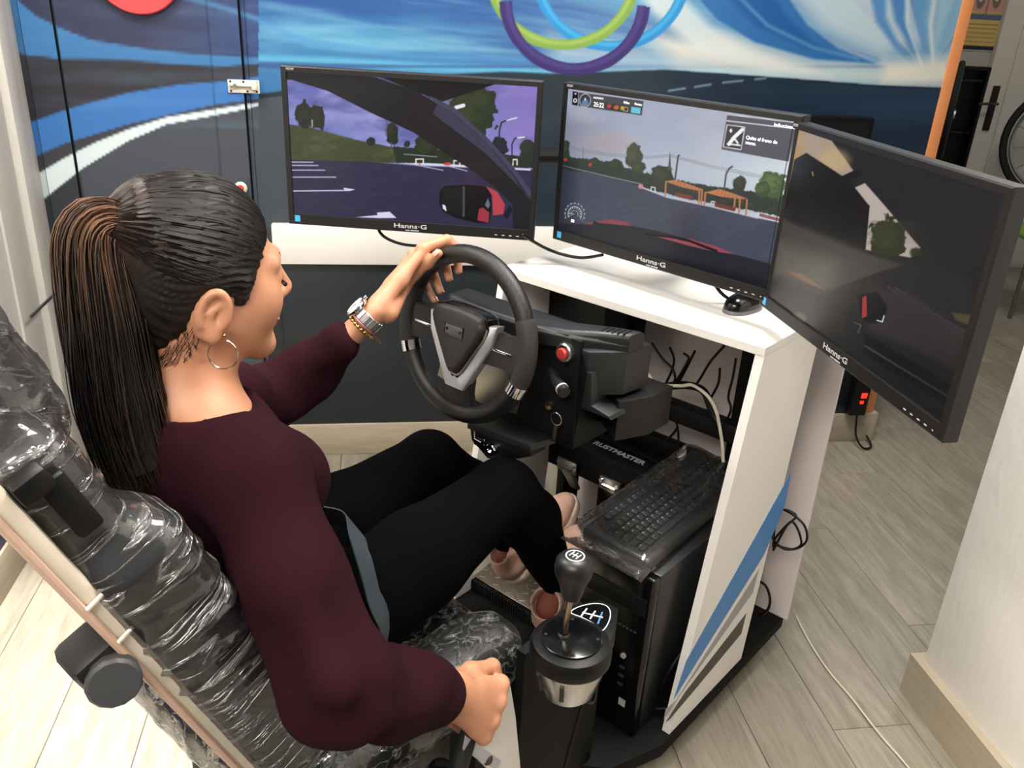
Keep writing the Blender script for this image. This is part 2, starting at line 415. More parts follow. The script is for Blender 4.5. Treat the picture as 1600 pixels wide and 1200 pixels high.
M_MURAL = attr_mat('painted_mural', .42, noise=.08)
M_WALLW = mat('white_textured_plaster', (246, 242, 234), .8, bump=.9, bscale=45, stretch=(1, 1, .45))
M_WALLG = mat('grey_white_paint', (196, 192, 186), .6, noise=.06, nscale=3)
M_BASEB = mat('wood_baseboard', (178, 166, 146), .5, col2=(150, 138, 118), nscale=9, stretch=(1, 1, 9))
M_ORANGE = mat('orange_trim', (214, 138, 84), .5, noise=.1)
M_DARKW = mat('dark_slate_paint', (30, 37, 43), .38, noise=.25, nscale=6)
M_CEIL = mat('ceiling_paint', (220, 218, 214), .8)

# floor: laminate planks, one object each, running away from the mural wall
def plank_mat():
    m = mat('laminate_plank', (168, 160, 143), .38); nt = m.node_tree; b = nt.nodes['Principled BSDF']; N = nt.nodes; L = nt.links
    tc = N.new('ShaderNodeTexCoord'); oi = N.new('ShaderNodeObjectInfo'); mp = N.new('ShaderNodeMapping'); mp.inputs['Scale'].default_value = (14, 1.6, 1)
    add = N.new('ShaderNodeVectorMath'); add.operation = 'ADD'; sc = N.new('ShaderNodeMath'); sc.operation = 'MULTIPLY'; sc.inputs[1].default_value = 37
    L.new(oi.outputs['Random'], sc.inputs[0]); L.new(tc.outputs['Object'], add.inputs[0]); L.new(sc.outputs[0], add.inputs[1]); L.new(add.outputs[0], mp.inputs[0])
    n = N.new('ShaderNodeTexNoise'); n.inputs['Scale'].default_value = 1.6; n.inputs['Detail'].default_value = 6; n.inputs['Distortion'].default_value = 1.6
    L.new(mp.outputs[0], n.inputs['Vector'])
    w = N.new('ShaderNodeTexNoise'); w.inputs['Scale'].default_value = 9; w.inputs['Detail'].default_value = 5; w.inputs['Distortion'].default_value = .4; L.new(mp.outputs[0], w.inputs['Vector'])
    r = N.new('ShaderNodeValToRGB'); e = r.color_ramp.elements
    e[0].position = .30; e[0].color = tuple(lin((123, 116, 102))) + (1,); e[1].position = .68; e[1].color = tuple(lin((150, 143, 128))) + (1,)
    x = e.new(.48); x.color = tuple(lin((138, 131, 117))) + (1,)
    L.new(n.outputs[0], r.inputs[0])
    mx = N.new('ShaderNodeMix'); mx.data_type = 'RGBA'; mx.blend_type = 'MULTIPLY'; mx.inputs[0].default_value = .32; L.new(r.outputs[0], mx.inputs[6])
    r2 = N.new('ShaderNodeValToRGB'); r2.color_ramp.elements[0].position = .36; r2.color_ramp.elements[0].color = (.58, .55, .5, 1); r2.color_ramp.elements[1].position = .56; r2.color_ramp.elements[1].color = (1, 1, 1, 1)
    L.new(w.outputs[0], r2.inputs[0]); L.new(r2.outputs[0], mx.inputs[7])
    hs = N.new('ShaderNodeHueSaturation'); L.new(mx.outputs[2], hs.inputs['Color']); ma = N.new('ShaderNodeMath'); ma.operation = 'MULTIPLY_ADD'; ma.inputs[1].default_value = .22; ma.inputs[2].default_value = .89
    L.new(oi.outputs['Random'], ma.inputs[0]); L.new(ma.outputs[0], hs.inputs['Value']); L.new(hs.outputs[0], b.inputs['Base Color'])
    return m
M_PLANK = plank_mat()
bm = bmesh.new(); M = frame(wp(1.4, .2, -.03), WU, WN, UP); box(bm, (0, 0, 0), (8.0, 8.6, .04), M)
floor = struct('floor', bm, mat('floor_underlay', (70, 64, 56), .9), label='grey-beige wood laminate floor')
PWD, PLN = .192, 1.26
bm = bmesh.new(); box(bm, (0, 0, -.005), (PWD - .0012, PLN - .0012, .01), None, .0012, 1)
pmesh = bpy.data.meshes.new('plank'); bm.to_mesh(pmesh); bm.free(); pmesh.materials.append(M_PLANK)
ang = math.atan2(WN[1], WN[0]) - PI / 2
cnt = 0
for iu in range(-9, 26):
    off = ((iu * .37) % 1.0) * PLN
    for iv in range(-4, 4):
        u = iu * PWD + .055; v = iv * PLN + off
        if u < -.75 and v < 0: continue
        if u > 3.05 and v > .3: continue
        if v < -.7 and u < 1.4: continue            # hidden behind the mural wall
        c = wp(u, v, 0)
        X, Y = to_px(c + UP * .0)
        if (c - CAM) @ CF < .2 and v > 3: continue
        o = bpy.data.objects.new('plank', pmesh); COL.objects.link(o); o.location = c; o.rotation_euler = (0, 0, ang); adopt(o, floor); cnt += 1

bm = bmesh.new(); M = frame(wp(1.4, .2, CEIL + .03), WU, WN, UP); box(bm, (0, 0, 0), (8.0, 8.6, .06), M)
struct('ceiling', bm, M_CEIL)
M_LAMP = mat('lamp_diffuser', (255, 250, 240), .4, emis=(255, 246, 232), estr=3.)
for i, ((lx, ly), ls, lp) in enumerate(LAMPS):
    t = thing('ceiling_lamp', ('square white ceiling panel lamp above the simulator', 'small square ceiling lamp above the floor behind the seat', 'large unseen ceiling panel placed to brighten the pillar and desk underside', 'ceiling panel lamp in the room beyond the mural wall')[i], 'lamp', (lx, ly, CEIL - .03))
    part('lamp_frame', lambda b: box(b, (lx, ly, CEIL - .012), (ls + .06, ls + .06, .024), None, .004), M_WHITE, t)
    part('diffuser', lambda b: box(b, (lx, ly, CEIL - .026), (ls, ls, .006)), M_LAMP, t)

t = thing('added_spot', 'unseen ceiling spot added to brighten the floor left of the seat', 'lamp', (SPOT[0], SPOT[1], CEIL - .02))  # unseen fixture added to go with the floor-brightening spot
part('spot_ring', lambda b: lathe(b, [(.040, 0), (.055, 0), (.055, .012), (.048, .016), (.040, .012), (.040, 0)], Matrix.Translation((SPOT[0], SPOT[1], CEIL - .016)), 28), M_WHITE, t)
part('spot_lens', lambda b: lathe(b, [(0, 0), (.040, 0), (.040, .004), (0, .004)], Matrix.Translation((SPOT[0], SPOT[1], CEIL - .010)), 28), M_LAMP, t)

# mural wall
def wall_fn(u0, u1, z0, z1, d):
    return lambda u, v: WA + np.outer(u0 + (u1 - u0) * u, WU) + WN * d + np.outer(z0 + (z1 - z0) * v, UP)
bm = bmesh.new(); wbox(bm, -.80, 2.10, -.16, -.001, 0, CEIL)
wall = struct('wall_back', bm, M_DARKW, label='mural-painted wall with blue sky streaks and a dark road')
obj('mural', grid_mesh('mural', 690, 330, wall_fn(-.08, 2.10, .68, 1.72, .0), mural), M_MURAL, wall, smooth=False)
obj('mural', grid_mesh('mural', 60, 60, wall_fn(-.70, 2.10, 1.72, CEIL, .0), mural), M_MURAL, wall, smooth=False)
bm = bmesh.new(); wbox(bm, -.02, 2.09, .0, .012, .118, .69, .002)
obj('lower_panel', bm, M_DARKW, wall, label='dark slate lower wall panel')
bm = bmesh.new(); wbox(bm, -.036, 2.0, .0, .03, .69, .816, .003)
t1 = struct('trim_1', bm, M_WHITE, label='white horizontal ledge board on the mural wall')
bm = bmesh.new(); wbox(bm, 2.10, 2.138, -.165, .006, 0, CEIL, .002)
struct('trim_2', bm, M_ORANGE, label='orange end board of the mural wall')
bm = bmesh.new(); wbox(bm, -.70, 2.13, .0, .018, 0, .118, .002); wbox(bm, 2.13, 2.155, -.17, .018, 0, .118, .002)
struct('baseboard_back', bm, M_BASEB)
# painted hatch door at the left end
d1 = thing('door_1', 'painted hatch door in the mural with a small bolt', 'door', wp(-.37, .02, 0)); del d1['category']; d1['kind'] = 'structure'
for nm, u0, u1, d, nu in (('stile', -.70, -.668, .004, 12), ('stile', -.664, -.582, .012, 24), ('door_panel', -.572, -.168, .018, 120), ('stile', -.168, -.088, .026, 30), ('stile', -.084, -.074, .006, 6)):
    me = grid_mesh(nm, nu, 240, wall_fn(u0, u1, .12, 1.75, d), mural)
    o = obj(nm, me, M_MURAL, d1, smooth=False)
    bm = bmesh.new(); wbox(bm, u0, u1, .0, d - .0008, .12, 1.75)
    obj('board_core', bm, M_DARKW, d1)
# bolt and knob
def wpt(px, py, d): u, z = on_wall(px, py, d); return wp(u, d, z)
lt = thing('door_bolt', 'small cream painted slide bolt on the mural hatch door', 'bolt', wpt(380, 133, .026))
c = wpt(381, 135, .027); Mw = frame(c, WU, UP, WN * 1.0)
M_CREAM = mat('cream_metal', (214, 206, 190), .45)
part('bolt_plate', lambda b: box(b, (0, 0, .002), (.088, .036, .004), Mw, .0015), M_CREAM, lt)
part('slide', lambda b: cyl(b, Mw @ V(-.038, .004, .008), Mw @ V(.03, .004, .008), .0055, 12), M_CREAM, lt)
part('keeper', lambda b: box(b, (.03, .004, .008), (.016, .024, .012), Mw, .003), M_CREAM, lt)
part('bolt_knob', lambda b: cyl(b, Mw @ V(-.022, .004, .010), Mw @ V(-.022, .004, .024), .005, 10), M_STEEL, lt)
for sx, sy in ((-.036, .013), (.0, .013), (.036, .013), (-.036, -.013), (0.01, -.013), (.036, -.013)):
    part('screw', lambda b: cyl(b, Mw @ V(sx, sy, .003), Mw @ V(sx, sy, .0055), .0032, 8), M_DGREY, lt)
kb = wpt(378, 291, .026)
t = thing('cupboard_pull', 'round white and red knob on the mural hatch door', 'knob', kb)
part('knob_body', lambda b: lathe(b, [(0, 0), (.008, 0), (.009, .012), (.017, .018), (.019, .026), (.014, .033), (0, .035)], axis(kb, WN), 20), M_CREAM, t)
part('knob_dot', lambda b: lathe(b, [(0, 0), (.011, 0), (.009, .0025), (0, .003)], axis(Vector(kb) + Vector(WN) * .034, WN), 16), mat('knob_red', (190, 52, 56), .4), t)
# red disc sign
cu, cz = on_wall(212, -52, .03); cc = wp(cu, .026, cz)
t = thing('red_disc', 'red round disc mounted high on the mural hatch door', 'disc', cc)
part('disc_plate', lambda b: lathe(b, [(0, 0), (.116, 0), (.118, .002), (.118, .012), (.115, .015), (0, .015)], axis(cc, WN), 64), mat('red_lacquer', (232, 66, 68), .4), t)

# left wall with its white door casing
bm = bmesh.new(); wbox(bm, -.86, -.70, -.16, 3.6, 0, CEIL)
wl = struct('wall_left', bm, M_WALLG, label='white left wall')
bm = bmesh.new(); wbox(bm, -.70, -.684, .0, .085, 0, CEIL, .003); wbox(bm, -.70, -.668, .085, .16, 0, CEIL, .004); wbox(bm, -.70, -.690, .16, .30, 0, CEIL, .003)
struct('trim_3', bm, M_WALLG, label='grey-white door casing beside the mural')
bm = bmesh.new(); wbox(bm, -.70, -.692, .55, 3.5, .115, .32, .002)
obj('blue_dado', bm, mat('blue_paint', (22, 36, 86), .5, col2=(34, 44, 96), nscale=5), wl, label='low blue painted strip with red blots')
bm = bmesh.new(); wbox(bm, -.70, -.6915, .80, .86, .20, .32); obj('red_blot', bm, mat('red_paint', (120, 34, 34), .5), wl)
bm = bmesh.new(); wbox(bm, -.70, -.684, .31, 3.5, 0, .115, .002)
struct('baseboard_left', bm, M_BASEB)
bm = bmesh.new(); 
a = wp(-.664, .085, .0); zz = .62
wbox(bm, -.669, -.664, .0, .30, .612, .620)
obj('seam_strip', bm, M_GREY, wl)

# textured pillar on the right
PC = np.array([.617, .475, 0.]); PD = WN
bm = bmesh.new(); M = frame(PC + PD * .75 + WU * .19 + UP * CEIL / 2, WU, WN, UP); box(bm, (0, 0, 0), (.36, 1.5, CEIL), M, .004)
struct('wall_right', bm, M_WALLW, label='white textured plaster pillar')
bm = bmesh.new(); M = frame(PC + PD * .75 + UP * .0575, WU, WN, UP); box(bm, (0, 0, 0), (.022, 1.5, .115), M, .0)
M = frame(PC + WU * .189 - PD * .011 + UP * .0575, WU, WN, UP); box(bm, (0, 0, 0), (.40, .022, .115), M, .0)
struct('baseboard_right', bm, M_BASEB)

# the room beyond
FB = np.array([-.62, 4.62, 0.])
def far(px, py, d=0.): 
    r = ray(px, py); o = FB + WN * d; return CAM + r * (((o - CAM) @ WN) / (r @ WN))
M_FARW = mat('far_wall_paint', (176, 170, 158), .7)
bm = bmesh.new(); M = frame(FB - WN * .08 + UP * CEIL / 2, WU, WN, UP); box(bm, (0, 0, 0), (5.0, .16, CEIL), M)
struct('wall_far', bm, M_FARW)
bm = bmesh.new(); M = frame(FB + UP * .05, WU, WN, UP); box(bm, (0, .012, 0), (5, .02, .1), M); struct('baseboard_far', bm, M_BASEB)
def fu(px, py): return (far(px, py) - FB) @ WU
def fp(u, d, z): return FB + WU * u + WN * d + UP * z
def fbox(bm, u0, u1, d0, d1, z0, z1, bev=0.):
    box(bm, (0, 0, 0), (u1 - u0, d1 - d0, z1 - z0), frame(fp((u0 + u1) / 2, (d0 + d1) / 2, (z0 + z1) / 2), WU, WN, UP), bev)
ud = fu(1534, 140)
d2 = thing('door_2', 'white interior door with a dark lever handle in the far room', 'door', fp(ud + .4, .03, 0)); del d2['category']; d2['kind'] = 'structure'
M_DOORW = mat('door_white', (206, 200, 188), .5)
part('door_leaf', lambda b: fbox(b, ud, ud + .86, .0, .04, 0, 2.08, .003), M_DOORW, d2)
part('door_moulding', lambda b: fbox(b, ud + .13, ud + .145, .04, .052, .2, 1.95, .003), M_DOORW, d2)
hz = far(1541, 165)[2]
h = part('handle_plate', lambda b: fbox(b, ud + .04, ud + .085, .04, .052, hz - .14, hz + .12, .004), mat('bronze', (44, 38, 32), .4, metal=.6), d2, label='dark bronze handle plate')
part('lever', lambda b: tube(b, [fp(ud + .062, .05, hz + .02), fp(ud + .062, .095, hz + .02), fp(ud - .02, .1, hz + .02), fp(ud - .07, .1, hz + .015)], .008, 8), mat('bronze_lever', (96, 88, 76), .3, metal=.9), h)
# poster
pu0, pu1 = fu(1500, 60), fu(1556, 60); pz0, pz1 = far(1520, 78)[2], far(1530, -60)[2]
t = thing('wall_poster', 'yellow and pink printed wall poster with dark lower edge', 'poster', fp((pu0 + pu1) / 2, .01, pz0))
def poster_paint(P, u, v):
    p = Paint(u * 100, v * 140, 1.0, (206, 176, 104)); p.poly([(0, 62), (100, 62), (100, 140), (0, 140)], (196, 150, 132), 2); p.poly([(0, 0), (100, 0), (100, 7), (0, 7)], (28, 30, 44)); p.poly([(0, 50), (100, 50), (100, 59), (0, 59)], (84, 104, 122))
    for k in range(5): p.line([(6, 14 + k * 7), (94, 14 + k * 7)], 1.5, (150, 110, 80))
    p.line([(52, 60), (52, 140)], 4, (150, 96, 84))
    for c in ((30, 82), (74, 84), (34, 118), (76, 120)): p.ell(c, (12, 15), (116, 104, 92)); p.ell((c[0], c[1] + 4), (7, 8), (206, 196, 176))
    return p.linear()
part('poster_backing', lambda b: fbox(b, pu0 - .004, pu1 + .004, .0, .006, pz0 - .004, pz1 + .004), M_WHITE, t)
obj('printed_sheet', grid_mesh('printed_sheet', 60, 84, lambda u, v: FB + np.outer(pu0 + (pu1 - pu0) * u, WU) + WN * .0068 + np.outer(pz0 + (pz1 - pz0) * v, UP), poster_paint), attr_mat('poster_print', .5), t, smooth=False)
# far opening: its darkness put in as shallow black boards, chrome wheels in front
su0, su1 = fu(1462, 200), ud - .02
sz1 = far(1515, 103)[2]
t = thing('dark_opening', 'shallow black box standing in for a dark opening beside the far white door', 'cabinet', fp((su0 + su1) / 2, .0, 0))
part('opening_body', lambda b: (fbox(b, su0, su1, .0, .02, 0, sz1), fbox(b, su0, su0 + .02, .02, .07, 0, sz1, .002), fbox(b, su1 - .02, su1, .02, .07, 0, sz1, .002), fbox(b, su0, su1, .02, .07, sz1 - .02, sz1, .002)), M_BLACK, t)
for k in range(4): part('shelf', lambda b: fbox(b, su0 + .02, su1 - .02, .02, .06, .25 + k * .3, .265 + k * .3, .001), M_BLACKG, t)
def spoke_wheel(name, label, c, nrm, R, group=None):
    t = thing(name, label, 'wheel', tuple(np.array(c) - UP * R)); A = axis(c, nrm)
    part('tyre', lambda b: tube(b, [A @ V(R * math.cos(a), R * math.sin(a), 0) for a in np.linspace(0, 2 * PI, 40, endpoint=False)], R * .07, 8, closed=True), M_RUBBER, t)
    part('rim', lambda b: tube(b, [A @ V(R * .88 * math.cos(a), R * .88 * math.sin(a), .01) for a in np.linspace(0, 2 * PI, 40, endpoint=False)], R * .035, 6, closed=True), M_ALU, t)
    part('hub', lambda b: cyl(b, A @ V(0, 0, -.03), A @ V(0, 0, .03), R * .1, 12), M_ALU, t)
    for k in range(14):
        a = k * 2 * PI / 14
        part('spoke', lambda b: tube(b, [A @ V(R * .08 * math.cos(a), R * .08 * math.sin(a), .015 * (-1) ** k), A @ V(R * .87 * math.cos(a + .2), R * .87 * math.sin(a + .2), 0)], .0025, 5), M_ALU, t)
    return t
c = far(1484, 178, .33); spoke_wheel('spoked_wheel', 'chrome spoked wheel in front of the dark opening', c, WN * .55 + WU * .80, .27)
c = far(1668, 225, .40); spoke_wheel('spoked_wheel', 'black tyred spoked wheel by the far door at the right edge', c, WN * .75 - WU * .5, .33)
# green chair, mostly outside the frame
gc = on_z(1586, 481, 0); gy = Matrix.Translation(gc) @ Matrix.Rotation(.7, 4, 'Z')
M_GREEN = mat('green_seat', (112, 150, 62), .5); M_LEG = mat('grey_chair_leg', (120, 118, 114), .35, metal=.8)
t = thing('green_chair', 'green chair with grey metal legs at the right edge beyond', 'chair', tuple(gc))
part('seat', lambda b: box(b, (.06, 0, .44), (.42, .42, .03), gy, .012, 3), M_GREEN, t)
part('backrest', lambda b: box(b, (.25, 0, .68), (.025, .40, .22), gy, .01, 3), M_GREEN, t)
for sx in (-.12, .24):
    for sy in (-.18, .18):
        part('leg', lambda b: tube(b, [gy @ V(sx, sy, .43), gy @ V(sx * 1.1, sy * 1.08, .0)], .011, 8), M_LEG, t)
part('back_frame', lambda b: tube(b, [gy @ V(.24, -.18, .43), gy @ V(.27, -.18, .75), gy @ V(.27, .18, .75), gy @ V(.24, .18, .43)], .010, 8), M_LEG, t)

# ------------------------------------------------------------------ simulator cabinet
DZ = .94; TH = .018
dk = thing('simulator_desk', 'white laminate simulator cabinet with blue and grey stripes on its side', 'desk', (0, .1, .0))
M_BLUE = mat('blue_stripe', (58, 122, 182), .35); M_GSTR = mat('grey_stripe', (152, 148, 150), .35); M_DSTR = mat('dark_stripe', (52, 52, 50), .35)
DL, DR = -.345, .302                                   # outer faces of the side panels
part('desk_top', lambda b: box(b, ((DL + DR) / 2, .195, DZ - TH / 2), (DR - DL, .385, TH), None, .001, 1), M_WHITE, dk)
def side(b, x0):                                       # slanted side panel: polygon in (y,z)
    P = [(.004, DZ - TH), (-.128, .102), (.19, .102), (.215, .36), (.235, .60), (.262, DZ - TH)]
    prism(b, P, 0, TH, frame((x0, 0, 0), (0, 1, 0), (0, 0, 1), (1, 0, 0)), .0)
sr = part('side_panel', lambda b: side(b, DR - TH), M_WHITE, dk); sl = part('side_panel', lambda b: side(b, DL), M_WHITE, dk)
def yz(px, py): p = on_x(px, py, DR); return (p[1], p[2])
def stripe(name, pts, m, off=.0006):
    part(name, lambda b: prism(b, [yz(*p) for p in pts], 0, off, frame((DR, 0, 0), (0, 1, 0), (0, 0, 1), (1, 0, 0))), m, sr)
stripe('blue_stripe', [(1236, 738), (1226, 790), (1194, 866), (1052, 1093), (1072, 1033)], M_BLUE)
stripe('grey_stripe', [(1186, 888), (1176, 926), (1068, 1078), (1037, 1124), (1040, 1108), (1056, 1094)], M_GSTR)
stripe('dark_stripe', [(1166, 958), (1158, 990), (1085, 1078), (1046, 1124), (1040, 1128), (1070, 1082)], M_DSTR)
part('back_sheet', lambda b: box(b, (-.01, .392, .51), (.665, .010, .80), None, .001, 1), M_PINKW, dk)
part('front_rail', lambda b: box(b, ((DL + DR) / 2, .30, DZ - TH - .035), (DR - DL - .04, .016, .07), None, .001, 1), M_WHITE, dk)
pf = part('platform', lambda b: prism(b, [(DL - .005, -.42), (.07, -.42), (.262, -.285), (DR + .004, -.16), (DR + .004, .41), (DL - .005, .41)], .068, .100, None, .002), mat('black_platform', (9, 9, 9), .65, spec=.15, bump=.3, bscale=500), dk)
M_CAST = mat('caster_wheel', (150, 150, 146), .3)
for cx, cy in ((.262, .25), (.262, -.05), (-.30, .30), (-.30, -.30)):
    ca = part('caster', lambda b: (box(b, (cx, cy, .058), (.036, .05, .02), None, .004), box(b, (cx - .016, cy, .040), (.004, .036, .04), None, .001), box(b, (cx + .016, cy, .040), (.004, .036, .04), None, .001)), M_DGREY, dk)
    part('caster_wheel', lambda b: lathe(b, [(0, -.011), (.022, -.011), (.027, -.008), (.027, .008), (.022, .011), (0, .011)], axis((cx, cy - .006, .027), (1, 0, 0)), 20), M_CAST, ca)
# metal frame inside: monitor posts, cross beams
M_FR = M_BLACKM
part('monitor_post', lambda b: box(b, (-.20, .345, .62), (.06, .05, 1.04), None, .003), M_FR, dk)
part('monitor_post', lambda b: box(b, (.14, .345, .62), (.05, .05, 1.04), None, .003), M_FR, dk)
part('cross_beam', lambda b: box(b, (-.06, .30, .60), (.50, .04, .045), None, .003), M_FR, dk)
part('cross_beam', lambda b: box(b, (-.06, .34, .47), (.50, .03, .05), None, .003), M_FR, dk)
part('cover_plate', lambda b: prism(b, [(.19, .93), (.19, .66), (.21, .64), (.285, .60), (.285, .93)], 0, .006, frame((0, .26, 0), (1, 0, 0), (0, 0, 1), (0, -1, 0))), M_BLACK, dk)
part('dark_filler', lambda b: box(b, (-.245, .22, .79), (.17, .10, .26), None, .004), M_BLACK, dk)  # black block put in where the desk interior is dark

# ------------------------------------------------------------------ monitors
MW, MH, MT = .556, .338, .030
BZ, BB = .0125, .0235
def homog(src, dst):
    A = []
    for (x, y), (u, v) in zip(src, dst):
        A.append([x, y, 1, 0, 0, 0, -u * x, -u * y, -u]); A.append([0, 0, 0, x, y, 1, -v * x, -v * y, -v])
    return np.linalg.svd(np.array(A))[2][-1].reshape(3, 3)
def hmap(Hm, x, y):
    w = Hm[2, 0] * x + Hm[2, 1] * y + Hm[2, 2]
    return (Hm[0, 0] * x + Hm[0, 1] * y + Hm[0, 2]) / w, (Hm[1, 0] * x + Hm[1, 1] * y + Hm[1, 2]) / w
def tree(p, c, r, col, hi, seed, rg=.45, rs=.03):
    p.ell(c, r, col, 6, 1, min(r) * rg, rs, seed); p.ell((c[0] - r[0] * .2, c[1] - r[1] * .2), (r[0] * .6, r[1] * .6), hi, min(r) * .5, .5, min(r) * .6, rs * 2, seed + 3)
def screen_left(X, Y):
    p = Paint(X, Y, 4, (96, 100, 168)); n = fbm(X * .006, Y * .012, 3); n2 = fbm(X * .004 + 3, Y * .016, 8)
    p.put(np.clip((Y - 150) / 420, 0, 1) * .55, (150, 160, 206)); p.put(np.clip((n - .45) * 3, 0, 1) * .7, (168, 160, 214)); p.put(np.clip((.5 - n2) * 4, 0, 1) * .6, (74, 78, 136)); p.put(np.clip((X - 1050) / 300, 0, 1) * .5, (146, 112, 186))
    p.poly([(90, 395), (250, 425), (480, 490), (680, 535), (760, 560), (830, 600), (760, 620), (90, 600)], (58, 66, 40), 5, 1, 4)
    p.put((fbm(X * .02, Y * .04, 5) - .4) * (p.C[:, 2] < 60) * 1.6, (88, 90, 56)); p.poly([(680, 530), (1300, 585), (1450, 600), (1450, 660), (700, 615)], (38, 46, 34), 5, 1, 6)
    tree(p, (200, 350), (52, 66), (30, 34, 26), (48, 52, 34), 2); tree(p, (262, 360), (46, 70), (30, 34, 26), (46, 50, 34), 4); p.line([(240, 380), (240, 415)], 8, (150, 150, 160))
    tree(p, (676, 458), (36, 62), (34, 40, 30), (56, 62, 44), 6); p.line([(674, 500), (674, 532)], 5, (60, 56, 60)); tree(p, (562, 500), (22, 22), (34, 38, 40), (44, 48, 46), 7); tree(p, (758, 520), (20, 20), (34, 40, 38), (46, 52, 44), 8)
    tree(p, (870, 530), (66, 70), (34, 44, 28), (56, 66, 40), 9)
    p.poly([(90, 588), (500, 606), (860, 640), (1450, 668), (1450, 1000), (90, 1000)], (44, 42, 66), 3); p.put((fbm(X * .02, Y * .05, 15) - .5) * (Y > 620) * .8, (66, 64, 90))
    for y, x1 in ((606, 240), (624, 266), (650, 304), (688, 364)): p.line([(100, y - 4), (x1, y)], 5, (196, 196, 226))
    p.poly([(100, 756), (410, 758), (405, 746), (470, 756), (440, 764), (100, 762)], (206, 206, 232)); p.poly([(470, 905), (590, 895), (585, 882), (655, 878), (692, 912), (600, 912)], (206, 206, 230))
    p.poly([(705, 620), (870, 622), (1420, 662), (1420, 672), (860, 634)], (206, 206, 226)); p.line([(800, 630), (950, 662)], 5, (170, 170, 206)); p.line([(960, 634), (1080, 668)], 5, (170, 170, 206))
    for x, w in ((825, 20), (1026, 16), (1338, 11)):
        p.line([(x - w, 640 if x > 900 else 624), (x - w, 600 + (x > 900) * 12), (x + w, 600 + (x > 900) * 12), (x + w, 640 if x > 900 else 624)], 7, (226, 216, 220)); p.ell((x - 50 if x > 900 else x, 628), (20 if x > 900 else 3, 8), (206, 62, 50))
    p.line([(740, 572), (920, 590)], 4, (150, 156, 176))
    tree(p, (1110, 370), (130, 130), (40, 48, 30), (62, 72, 40), 12, .5, .02); tree(p, (1180, 300), (66, 76), (42, 50, 32), (62, 70, 42), 13)
    tree(p, (1262, 540), (42, 52), (30, 34, 40), (40, 44, 44), 14); tree(p, (1410, 555), (46, 56), (38, 46, 38), (54, 62, 46), 16)
    p.line([(1256, 570), (1258, 460), (1270, 415), (1310, 400)], 8, (40, 40, 54)); p.line([(1300, 404), (1352, 392)], 8, (206, 206, 216)); p.line([(1322, 625), (1324, 530), (1340, 500), (1360, 498)], 7, (40, 40, 54)); p.line([(1355, 498), (1390, 494)], 7, (220, 220, 230)); p.line([(1028, 330), (1068, 320)], 20, (226, 226, 236))
    # roof, pillar of the car
    p.poly([(90, 90), (1500, 200), (1240, 212), (930, 305), (860, 260), (600, 150), (90, 160)], (22, 21, 22), 3)
    p.poly([(100, 150), (330, 225), (560, 345), (800, 460), (960, 570), (1100, 660), (1230, 760), (1320, 850), (1320, 990), (1420, 990), (1420, 830), (1330, 690), (1190, 520), (1000, 350), (820, 240), (600, 160), (400, 120), (100, 110)], (28, 27, 30), 3)
    p.poly([(860, 262), (1000, 350), (1190, 520), (1330, 690), (1420, 830), (1420, 780), (1330, 650), (1200, 500), (1020, 330), (900, 270)], (64, 62, 84), 3, .9); p.poly([(900, 360), (1180, 575), (1400, 800), (1410, 830), (1330, 700), (1190, 522), (1000, 352), (930, 305)], (56, 55, 76), 4, .8)
    p.poly([(930, 775), (960, 745), (1080, 740), (1180, 752), (1205, 790), (1210, 860), (1195, 945), (1130, 945), (1010, 915), (945, 880), (925, 830)], (12, 13, 15), 3); p.poly([(1180, 750), (1240, 780), (1280, 850), (1270, 900), (1215, 905), (1212, 800)], (176, 62, 74), 3); p.poly([(1140, 870), (1160, 862), (1195, 890), (1190, 945), (1130, 930)], (150, 50, 62), 3)
    p.line([(1060, 755), (1056, 905)], 12, (76, 82, 96)); p.poly([(940, 760), (1060, 752), (1055, 905), (1000, 890), (945, 860)], (24, 34, 26), 8, .5); p.poly([(943, 842), (960, 850), (966, 882), (946, 866)], (220, 220, 226)); p.poly([(1172, 850), (1190, 812), (1200, 850), (1190, 870)], (92, 104, 126), 3); p.poly([(1270, 905), (1306, 850), (1320, 880), (1290, 930)], (20, 22, 32), 3)
    return p
